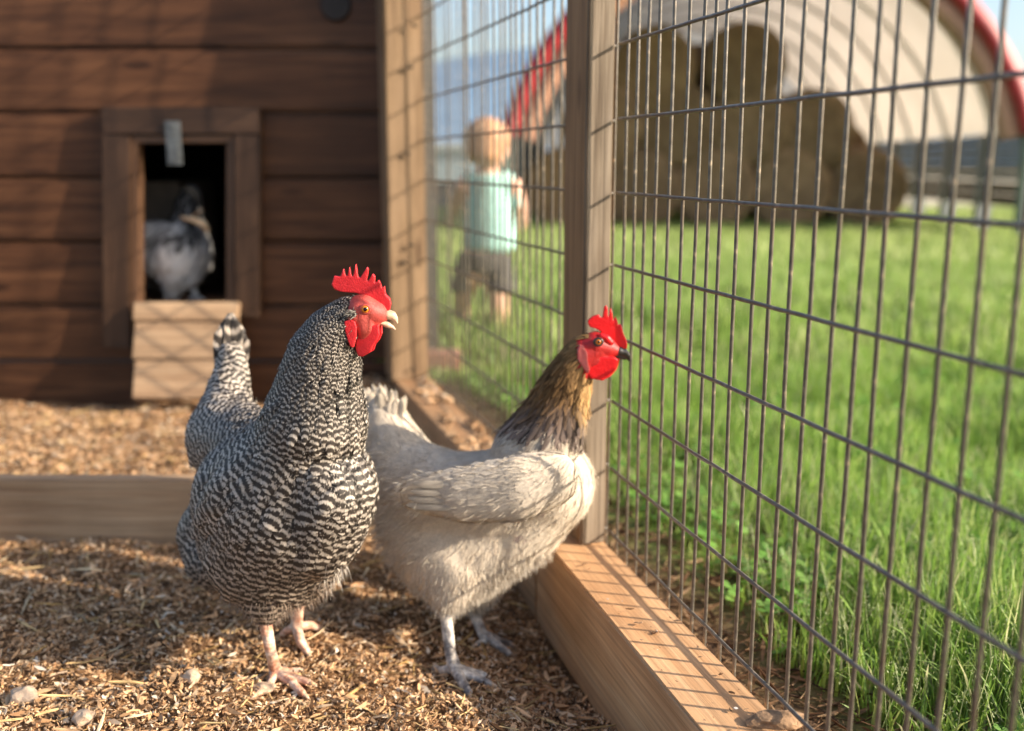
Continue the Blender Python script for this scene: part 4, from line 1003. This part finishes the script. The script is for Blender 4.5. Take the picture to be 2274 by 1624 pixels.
    leg([(W(662, 1300, 1.305), .0095), (W(662, 1345, 1.305), .0085), (a, .0085)],
        [[(W(668, 1425, 1.275), .0068), (gz(682, 1455, .006), .0055), (gz(694, 1474, .001), .003)], [(W(690, 1388, 1.315), .0058), (gz(708, 1404, .006), .0050), (gz(730, 1421, .002), .003)],
         [(W(637, 1400, 1.30), .0055), (gz(624, 1418, .004), .0045), (gz(612, 1430, .001), .0025)], [(W(660, 1400, 1.34), .005), (gz(668, 1390, .003), .004), (gz(672, 1384, .001), .0025)]], M['leg_pink'])
    return t
barred_hen()
# ------------------------------------------------------------------ the pale hen
S2 = 1.42/F
def c2(u, v, Y, rx, ry=None, rz=None):
    ry = rx if ry is None else ry; rz = rx if rz is None else rz
    return (W(u, v, Y), (rx*S2, ry*S2, rz*S2))
def pale_hen():
    t = thing('hen', gl(1020, 1430), 'cream hen with a brown neck and dark beak standing in profile by the wire', 'hen')
    chains = [
        [c2(1190, 1010, 1.345, 95, 85, 85), c2(1226, 940, 1.335, 72, 62, 72), c2(1247, 880, 1.33, 58, 50, 58), c2(1270, 828, 1.325, 46, 42, 46), c2(1298, 785, 1.32, 37, 34, 38), c2(1326, 772, 1.32, 32, 30, 32)],
        [c2(1190, 1020, 1.345, 95, 85, 85), c2(1210, 1075, 1.345, 108, 105, 108), c2(1105, 1112, 1.36, 130, 120, 112), c2(1000, 1120, 1.38, 120, 118, 116), c2(912, 1085, 1.41, 95, 95, 115)],
        [c2(1210, 1090, 1.345, 98, 95, 92), c2(1150, 1170, 1.35, 100, 95, 80), c2(1010, 1225, 1.36, 130, 120, 105), c2(920, 1160, 1.39, 85, 90, 100)],
        [c2(892, 1030, 1.42, 84, 75, 75), c2(866, 965, 1.44, 60, 52, 58), c2(853, 915, 1.45, 46, 38, 34)],
        [c2(1235, 1060, 1.262, 45, 30, 55), c2(1150, 1085, 1.252, 60, 30, 68), c2(1040, 1100, 1.26, 60, 28, 58), c2(930, 1095, 1.28, 40, 22, 38)],
        [c2(1010, 1250, 1.33, 90, 80, 80), c2(1000, 1310, 1.315, 50, 48, 46), c2(995, 1340, 1.31, 28, 28, 22)],
        [c2(1060, 1230, 1.38, 90, 80, 80), c2(1060, 1300, 1.39, 52, 50, 48), c2(1056, 1338, 1.395, 26, 26, 20)],
    ]
    body = chain_mesh('body', chains, 0.0042, 6)
    mobj('body', body, simple('cream_down', (.62, .55, .46), .9), t); body.materials.append(M['face2']); body.materials.append(simple('brown_down', (.14, .08, .04), .9))
    for f in body.polygons:
        c_ = f.center; uu, vv = proj(np.array(c_)[None]); uu, vv = uu[0], vv[0]
        if uu > 1278 and vv < 842: f.material_index = 1
        elif uu > 1150 and vv < 930: f.material_index = 2
    g = [gdir(1310, 738, 1.32, -1, .1, 0, 10, 4, 3.6), gdir(1280, 760, 1.30, -1, .7, 0, 12, 4.5, 4), gdir(1235, 810, 1.31, -.6, 1, 0, 18, 5.5, 5), gdir(1290, 850, 1.29, -.2, 1, 0, 16, 6, 5),
         gdir(1230, 880, 1.28, -.55, 1, 0, 26, 7, 5.6), gdir(1185, 930, 1.31, -.9, .9, 0, 30, 8, 6), gdir(1240, 950, 1.27, -.35, 1, 0, 28, 9, 6.5), gdir(1300, 930, 1.30, .02, 1, 0, 22, 10, 7),
         gdir(1310, 1020, 1.30, -.05, 1, 0, 26, 16, 9), gdir(1290, 1110, 1.28, -.5, 1, 0, 28, 17, 9.5), gdir(1220, 1190, 1.28, -.9, .7, 0, 28, 17, 9.5), gdir(1240, 1040, 1.24, -.8, .6, 0, 24, 17, 9),
         gdir(1140, 1050, 1.23, -1, .1, 0, 28, 18, 9.5), gdir(1060, 990, 1.34, -1, .05, 0, 34, 15, 9), gdir(980, 1000, 1.35, -1, -.05, 0, 36, 13, 8.5), gdir(1040, 1110, 1.22, -1, .05, 0, 38, 15, 9.5), gdir(930, 1090, 1.25, -1, -.02, 0, 40, 12, 9),
         gdir(900, 1020, 1.36, -.9, -.35, 0, 34, 12, 8), gdir(870, 960, 1.40, -.35, -1, 0, 34, 11, 7.5), gdir(850, 1090, 1.40, -.5, .8, .1, 34, 15, 9), gdir(880, 1190, 1.34, -.5, 1, 0, 34, 16, 10),
         gdir(960, 1180, 1.27, -.8, .6, 0, 34, 16, 10), gdir(1060, 1220, 1.26, -.6, 1, 0, 34, 17, 10), gdir(1000, 1290, 1.25, -.2, 1, 0, 32, 15, 9), gdir(1090, 1280, 1.28, .1, 1, 0, 30, 14, 9), gdir(1140, 1210, 1.28, -.3, 1, 0, 30, 16, 10),
         gdir(1100, 1000, 1.45, -1, .2, 0, 32, 18, 11), gdir(1000, 1150, 1.48, -.8, .6, 0, 32, 18, 11)]
    def excl(P, N):
        u, v = proj(P); return ((u > 1284+(v-760)*.25) & (v > 752) & (v < 838) & (N[:, 1] < .5)) | (u > 1352)
    def colf(P, rnd, N):
        u, v = proj(P); n = len(P); cream = np.tile((0.80, 0.70, 0.57), (n, 1)); grey = np.array((.52, .49, .46)); brown = np.array((.20, .115, .05)); tan = np.array((.58, .36, .16)); dg = np.array((.20, .155, .135))
        nz = np.array([noise.noise(Vector(p)*28) for p in P]); nz2 = np.array([noise.noise(Vector(p)*60+Vector((5, 5, 5))) for p in P])
        wing = np.clip(1-(((u-1110)/190)**2+((v-1085)/75)**2), 0, 1)*.45
        k = np.clip(wing+.22*nz, 0, .6)[:, None]; c = cream*(1-k)+grey*k
        dark_sp = ((rnd > .985) & (u > 1130) & (v < 1230))[:, None]; c = np.where(dark_sp, dg*2.2, c)
        front = np.clip((u-(1262+(v-850)*.28))/28, 0, 1)
        neck = np.clip((965-v+(u-1200)*.25)/22, 0, 1)*(u > 1105)
        hack = brown*(1-np.clip((v-865)/60, 0, 1))[:, None] + dg*np.clip((v-865)/60, 0, 1)[:, None]
        hack = hack*((1+.5*nz2)*(.55+.9*rnd))[:, None]
        ft = np.clip((v-900)/80, 0, 1)[:, None]; fcol = tan*(1-ft)+cream*ft
        upper = np.clip((850-v)/25, 0, 1)*.75
        nc = hack*(1-front*(1-upper))[:, None] + fcol*(front*(1-upper))[:, None]
        c = c*(1-neck)[:, None] + nc*neck[:, None]
        fr = np.clip((v-930)/30, 0, 1)*np.clip((u-1285)/20, 0, 1); c = c*(1-fr*.0)[:, None]
        return np.clip(c*(.86+.24*rnd)[:, None], 0, .9)
    hz = lambda P, m: (proj(P)[1] < m + .30*(proj(P)[0]-1200)*(proj(P)[0] < 1262) + 18) & (proj(P)[0] > 1100) & (P[:, 1] < 1.45)
    plumage('body_feathers', body, g, M['pale_feather'], 0.85, colf, t, lambda P, N: excl(P, N) | hz(P, 915), False, 0.022, 8, dip=.08, wide=1.15)
    hk = [(p, d, L_*1.25, W_*.80, s_*.95) for (p, d, L_, W_, s_) in g]
    plumage('neck_feathers', body, hk, M['pale_feather'], .85, colf, t, excl, False, 0.09, 18, dip=.3, only=lambda P, N: hz(P, 945))
    flow_strands('soft_barbs', body, g, 9500, .014, .0009, M['pale_feather'], t, colf, lambda u, v, P, N: (N[:, 1] < .4) & ~((u > 1275) & (v < 850)), 33)
    it = []
    for i in range(16):                        # folded wing quills along the lower edge
        f = i/15; g_ = (i % 4)/3; u0 = 1170-110*f; v0 = 1080+50*g_; it.append((W(u0, v0, 1.247-.006*g_), W(1010-118*f+10*g_, 1078+46*g_-8*f+random.uniform(-4, 4), 1.256), .0100, (0, .4, 1), (0, -.002, -.002)))
    vanes('wing_feather', it, M['pale_feather'], t, False, .01, (.46, .41, .35))
    it = []
    for i in range(90):
        f = random.random(); u1 = 800+f*98+random.uniform(-5, 5); v1 = 862+50*abs(f-.35)**1.3+random.uniform(-10, 22)
        it.append((W(835+50*f, 985, 1.44+random.uniform(-.03, .03)), W(u1, v1, 1.46+random.uniform(-.04, .04)), .0095, (1, random.uniform(-.4, .4), .3), (0, .006, 0)))
    vanes('tail_feather', it, M['pale_feather'], t, False, .01, (.70, .61, .49))
    P, N = surf_samples(body, 5200, lambda u, v, P, N: (v > 1225) & (N[:, 1] < .5), 2)
    down('belly_down', P, N*.30+np.array([-.15, 0, -1.0]), .013, .0009, M['pale_feather'], t, (.74, .66, .55))
    P, N = surf_samples(body, 3500, lambda u, v, P, N: (u < 960) & (v > 960) & (v < 1250), 3)
    down('rump_down', P, N*.22+np.array([-1.0, 0, -.2]), .018, .0010, M['pale_feather'], t, (.76, .68, .57))
    H = lambda cx, cy, Y: W(1279.1+.1284*cx, 663.3+.1284*cy, Y); HY = 1.32
    fch = [[(H(170, 840, HY-.001), (.014, .0185, .015)), (H(330, 800, HY-.001), (.019, .0195, .018)), (H(520, 850, HY), (.015, .0155, .015)), (H(660, 890, HY), (.009, .010, .009))],
           [(H(300, 900, HY-.001), (.016, .019, .018)), (H(230, 1040, HY-.001), (.013, .018, .018)), (H(420, 1040, HY-.001), (.017, .015, .015)), (H(400, 1150, HY-.001), (.015, .012, .014))]]
    e, V, Fc = eye(H(385, 745, HY-.0185), .0048, t, .0022)
    mobj('face', chain_mesh('face', fch, .0012, 6), M['face2'], t); mobj('eyelid', npmesh('eyelid', V, Fc), M['horn_dark'], t)
    mobj('brow', chain_mesh('brow', [[(H(440, 640, HY-.012), .004), (H(530, 690, HY-.012), .0055), (H(600, 760, HY-.011), .0045)]], .0009, 4), M['comb2'], t)
    comb = [(205, 380), (260, 320), (330, 290), (390, 275), (430, 330), (460, 320), (485, 150), (515, 115), (540, 150), (552, 350), (570, 340), (578, 200), (597, 160), (622, 230), (642, 400), (655, 400), (665, 325), (688, 315), (720, 400), (725, 465), (740, 450), (768, 435), (795, 500), (812, 580), (858, 680), (885, 780), (878, 860), (820, 870), (690, 810), (540, 680), (420, 560), (330, 510), (240, 490), (210, 440)]
    mobj('comb', slab_mesh('comb', [H(x, y, HY) for x, y in comb], .0066, .0007, 2), M['comb2'], t)
    watt = [(640, 1000), (725, 1050), (705, 1140), (665, 1245), (580, 1345), (450, 1415), (370, 1400), (250, 1375), (195, 1300), (210, 1120), (330, 1010)]
    mobj('wattle', slab_mesh('wattle', [H(x, y, HY-.012) for x, y in watt], .009, .001, 9), M['comb2'], t)
    mobj('wattle', slab_mesh('wattle', [H(x+30, y-20, HY+.010) for x, y in watt], .007, .001, 8), M['comb2'], t)
    lobe = [(60, 790), (130, 820), (200, 950), (205, 1080), (240, 1260), (190, 1290), (110, 1180), (30, 1050), (20, 900)]
    mobj('earlobe', slab_mesh('earlobe', [H(x, y, HY-.020) for x, y in lobe], .007, .001, 8), M['lobe'], t)
    def beak(nm, pts): return mobj(nm, chain_mesh(nm, [[(H(x, y, HY), (r*.00066, r*w*.00070, r*.00066)) for x, y, r, w in pts]], .0007, 4), M['horn_dark'], t)
    beak('upper_beak', [(640, 900, 7, 1.5), (740, 900, 10, 1.2), (820, 930, 9.5, 1.0), (885, 980, 7, .9), (925, 1075, 2.2, .8)])
    beak('lower_beak', [(540, 940, 3, 2.6), (640, 965, 5, 1.7), (760, 1005, 5, 1.1), (850, 1035, 3.5, .9)])
    def leg(pts, toes, mt):
        ch = [[(p, r) for p, r in pts]]; foot = pts[-1]
        for to in toes: ch.append([(foot[0], foot[1]*.85)] + [(p, r) for p, r in to[:-1]])
        l = mobj('leg', chain_mesh('leg', ch, .0014, 3), mt, t)
        for to in toes:
            a, b_ = to[-2][0], to[-1][0]; mobj('claw', tube_mesh('claw', [a, a.lerp(b_, .5)+Vector((0, 0, .001)), b_], [.0038, .0030, .0006], 8), M['horn'], l)
    gz = lambda u, v, up=.005: gl(u, v, up)
    a = gl(1010, 1505, .014)
    leg([(W(988, 1330, 1.31), .0095), (W(992, 1380, 1.30), .0088), (W(999, 1445, 1.28), .0082), (a, .0095)],
        [[(gz(1050, 1518, .009), .0068), (gz(1085, 1526), .0055), (gz(1112, 1533, .002), .003)], [(gz(1028, 1530, .008), .0068), (gz(1040, 1545), .0055), (gz(1046, 1556, .001), .003)],
         [(gz(985, 1500, .008), .0055), (gz(965, 1492), .0045), (gz(952, 1488, .001), .0025)], [(gz(1040, 1503, .008), .006), (gz(1075, 1508), .005), (gz(1095, 1512, .001), .003)]], M['leg_grey'])
    a = gl(1085, 1432, .012)
    leg([(W(1046, 1330, 1.395), .009), (W(1056, 1370, 1.39), .0085), (W(1072, 1410, 1.37), .008), (a, .0085)],
        [[(gz(1115, 1436, .008), .006), (gz(1135, 1440), .005), (gz(1150, 1443, .001), .003)], [(gz(1110, 1448, .008), .0062), (gz(1130, 1458), .0052), (gz(1146, 1466, .001), .003)], [(gz(1072, 1434, .006), .005), (gz(1060, 1438), .0045), (gz(1050, 1440, .001), .0025)]], M['leg_grey'])
pale_hen()
# ------------------------------------------------------------------ hen inside the coop
def inner_hen():
    S3 = 2.90/F; Y0 = 2.84
    def c3(u, v, dY, rx, rz=None): rz = rz or rx; return (W(u, v, Y0+dY), (rx*S3, rx*S3, rz*S3))
    t = thing('hen', (W(385, 640, Y0).x, Y0, iz0), 'grey-white hen inside the dark pop door, a strip of straw on its back', 'hen')
    ch = [[c3(350, 555, .02, 62, 62), c3(395, 560, 0, 65, 68), c3(430, 560, .02, 40, 60)], [c3(400, 600, 0, 50, 45), c3(385, 635, 0, 25, 22), c3(380, 655, 0, 10, 14)], [c3(415, 510, .02, 36), c3(420, 460, .05, 30, 30), c3(425, 435, .06, 24)]]
    body = chain_mesh('body', ch, .006, 6); mobj('body', body, simple('grey_down', (.28, .27, .27), .9), t)
    g = [gdir(400, 540, Y0-.08, -.5, 1, 0, 40, 22, 15), gdir(340, 560, Y0-.05, -.5, 1, 0, 40, 20, 14), gdir(425, 450, Y0, 0, 1, 0, 26, 13, 9)]
    def colf(P, r, N):
        u, v = proj(P); nz = np.array([noise.noise(Vector(p)*14) for p in P]); b = np.clip(.85+nz*1.5+(r-.5)*.35, .08, .93); b = np.where(v < 490, .055, b)
        return np.stack([b, b*.97, b*.95], 1)
    plumage('body_feathers', body, g, M['pale_feather'], 1.0, colf, t, None, False, .08, 12)
    for k, (du, dv) in enumerate(((0, 0), (55, -3))):
        a = W(378+du, 650+dv, Y0-.01*k); b_ = Vector((a.x, a.y, iz0+.008)); chs = [[(a, .010), (b_, .009)]]
        for da in (-.7, 0, .7): chs.append([(b_, .007), (b_+Vector((.03*math.sin(da)+.01, -.03*math.cos(da), -.003)), .005)])
        mobj('leg', chain_mesh('leg', chs, .002, 3), M['leg_grey'], t)
    st_ = tube_mesh('straw_strip', [W(402, 482, 2.742), W(430, 488, 2.736), W(452, 497, 2.736), W(463, 513, 2.74)], [.004, .008, .011, .007], 6)
    tag(mobj('straw_strip', st_, simple('dry_straw', (.72, .52, .32), .8)), 'curled strip of dry straw lying on the back of the hen in the door', 'straw')
    st_ = tube_mesh('straw_stalk', [W(415, 490, 2.74), W(435, 475, 2.735), W(452, 465, 2.735)], [.002, .002, .0015], 6)
    tag(mobj('straw_stalk', st_, simple('brown_straw', (.5, .33, .2), .8)), 'thin stalk poking up behind the curled straw strip in the door', 'straw')
inner_hen()
# ------------------------------------------------------------------ the child on the lawn
def child():
    S4 = 4.33/F; Y0 = 4.27
    def k(u, v, dY, rx, ry=None, rz=None):
        ry = ry or rx; rz = rz or rx; return (W(u, v, Y0+dY), (rx*S4, ry*S4, rz*S4))
    t = thing('person', (W(1070, 735, Y0).x, Y0, field_z(-.1, 4.27)), 'toddler in a mint shirt and dark shorts walking away on the lawn behind the wire', 'person')
    head = [[k(1082, 318, 0, 44, 46, 50), k(1086, 335, -.01, 40, 42, 40)], [k(1082, 350, 0, 22), k(1082, 385, 0, 22)], [k(1124, 335, 0, 7, 5, 11), k(1119, 335, 0, 6)]]
    legs = [[k(1050, 600, 0, 34), k(1030, 645, .03, 23), k(1026, 690, .08, 17), k(1024, 715, .12, 14), k(1022, 722, .20, 11)], [k(1098, 600, 0, 34), k(1104, 650, -.03, 24), k(1108, 695, -.03, 20), k(1106, 728, -.03, 14), k(1100, 734, .05, 12)]]
    arms = [[k(1030, 415, 0, 22), k(1012, 450, .04, 17), k(1002, 480, .10, 12), k(998, 492, .13, 11)], [k(1138, 415, 0, 22), k(1152, 455, 0, 17), k(1157, 490, .02, 12), k(1157, 503, .03, 10, 8, 13)]]
    torso = [[k(1082, 400, 0, 46, 30, 24), k(1080, 470, 0, 50, 36, 50), k(1076, 560, 0, 48, 36, 40)]]
    mobj('body', chain_mesh('body', head+legs+arms+torso, .008, 6), M['skin'], t)
    mobj('shirt', chain_mesh('shirt', [[k(1084, 398, 0, 44, 34, 18), k(1084, 450, 0, 52, 38, 40), k(1086, 520, 0, 58, 42, 40), k(1086, 545, 0, 59, 42, 22)], [k(1122, 402, 0, 22), k(1141, 430, 0, 20), k(1147, 450, 0, 19)], [k(1046, 402, 0, 22), k(1024, 430, .06, 20), k(1012, 445, .12, 19)]], .007, 4), M['shirt'], t)
    mobj('shorts', chain_mesh('shorts', [[k(1074, 570, 0, 58, 44, 20), k(1074, 590, 0, 56, 44, 24)], [k(1048, 590, 0, 36), k(1030, 638, .03, 32, 32, 16)], [k(1104, 590, 0, 36), k(1112, 640, -.02, 34, 34, 16)]], .007, 4), M['shorts'], t)
    mobj('hair', chain_mesh('hair', [[k(1080, 308, -.02, 50, 50, 46), k(1076, 335, -.035, 43, 42, 34)]], .007, 5), M['hair'], t)
child()
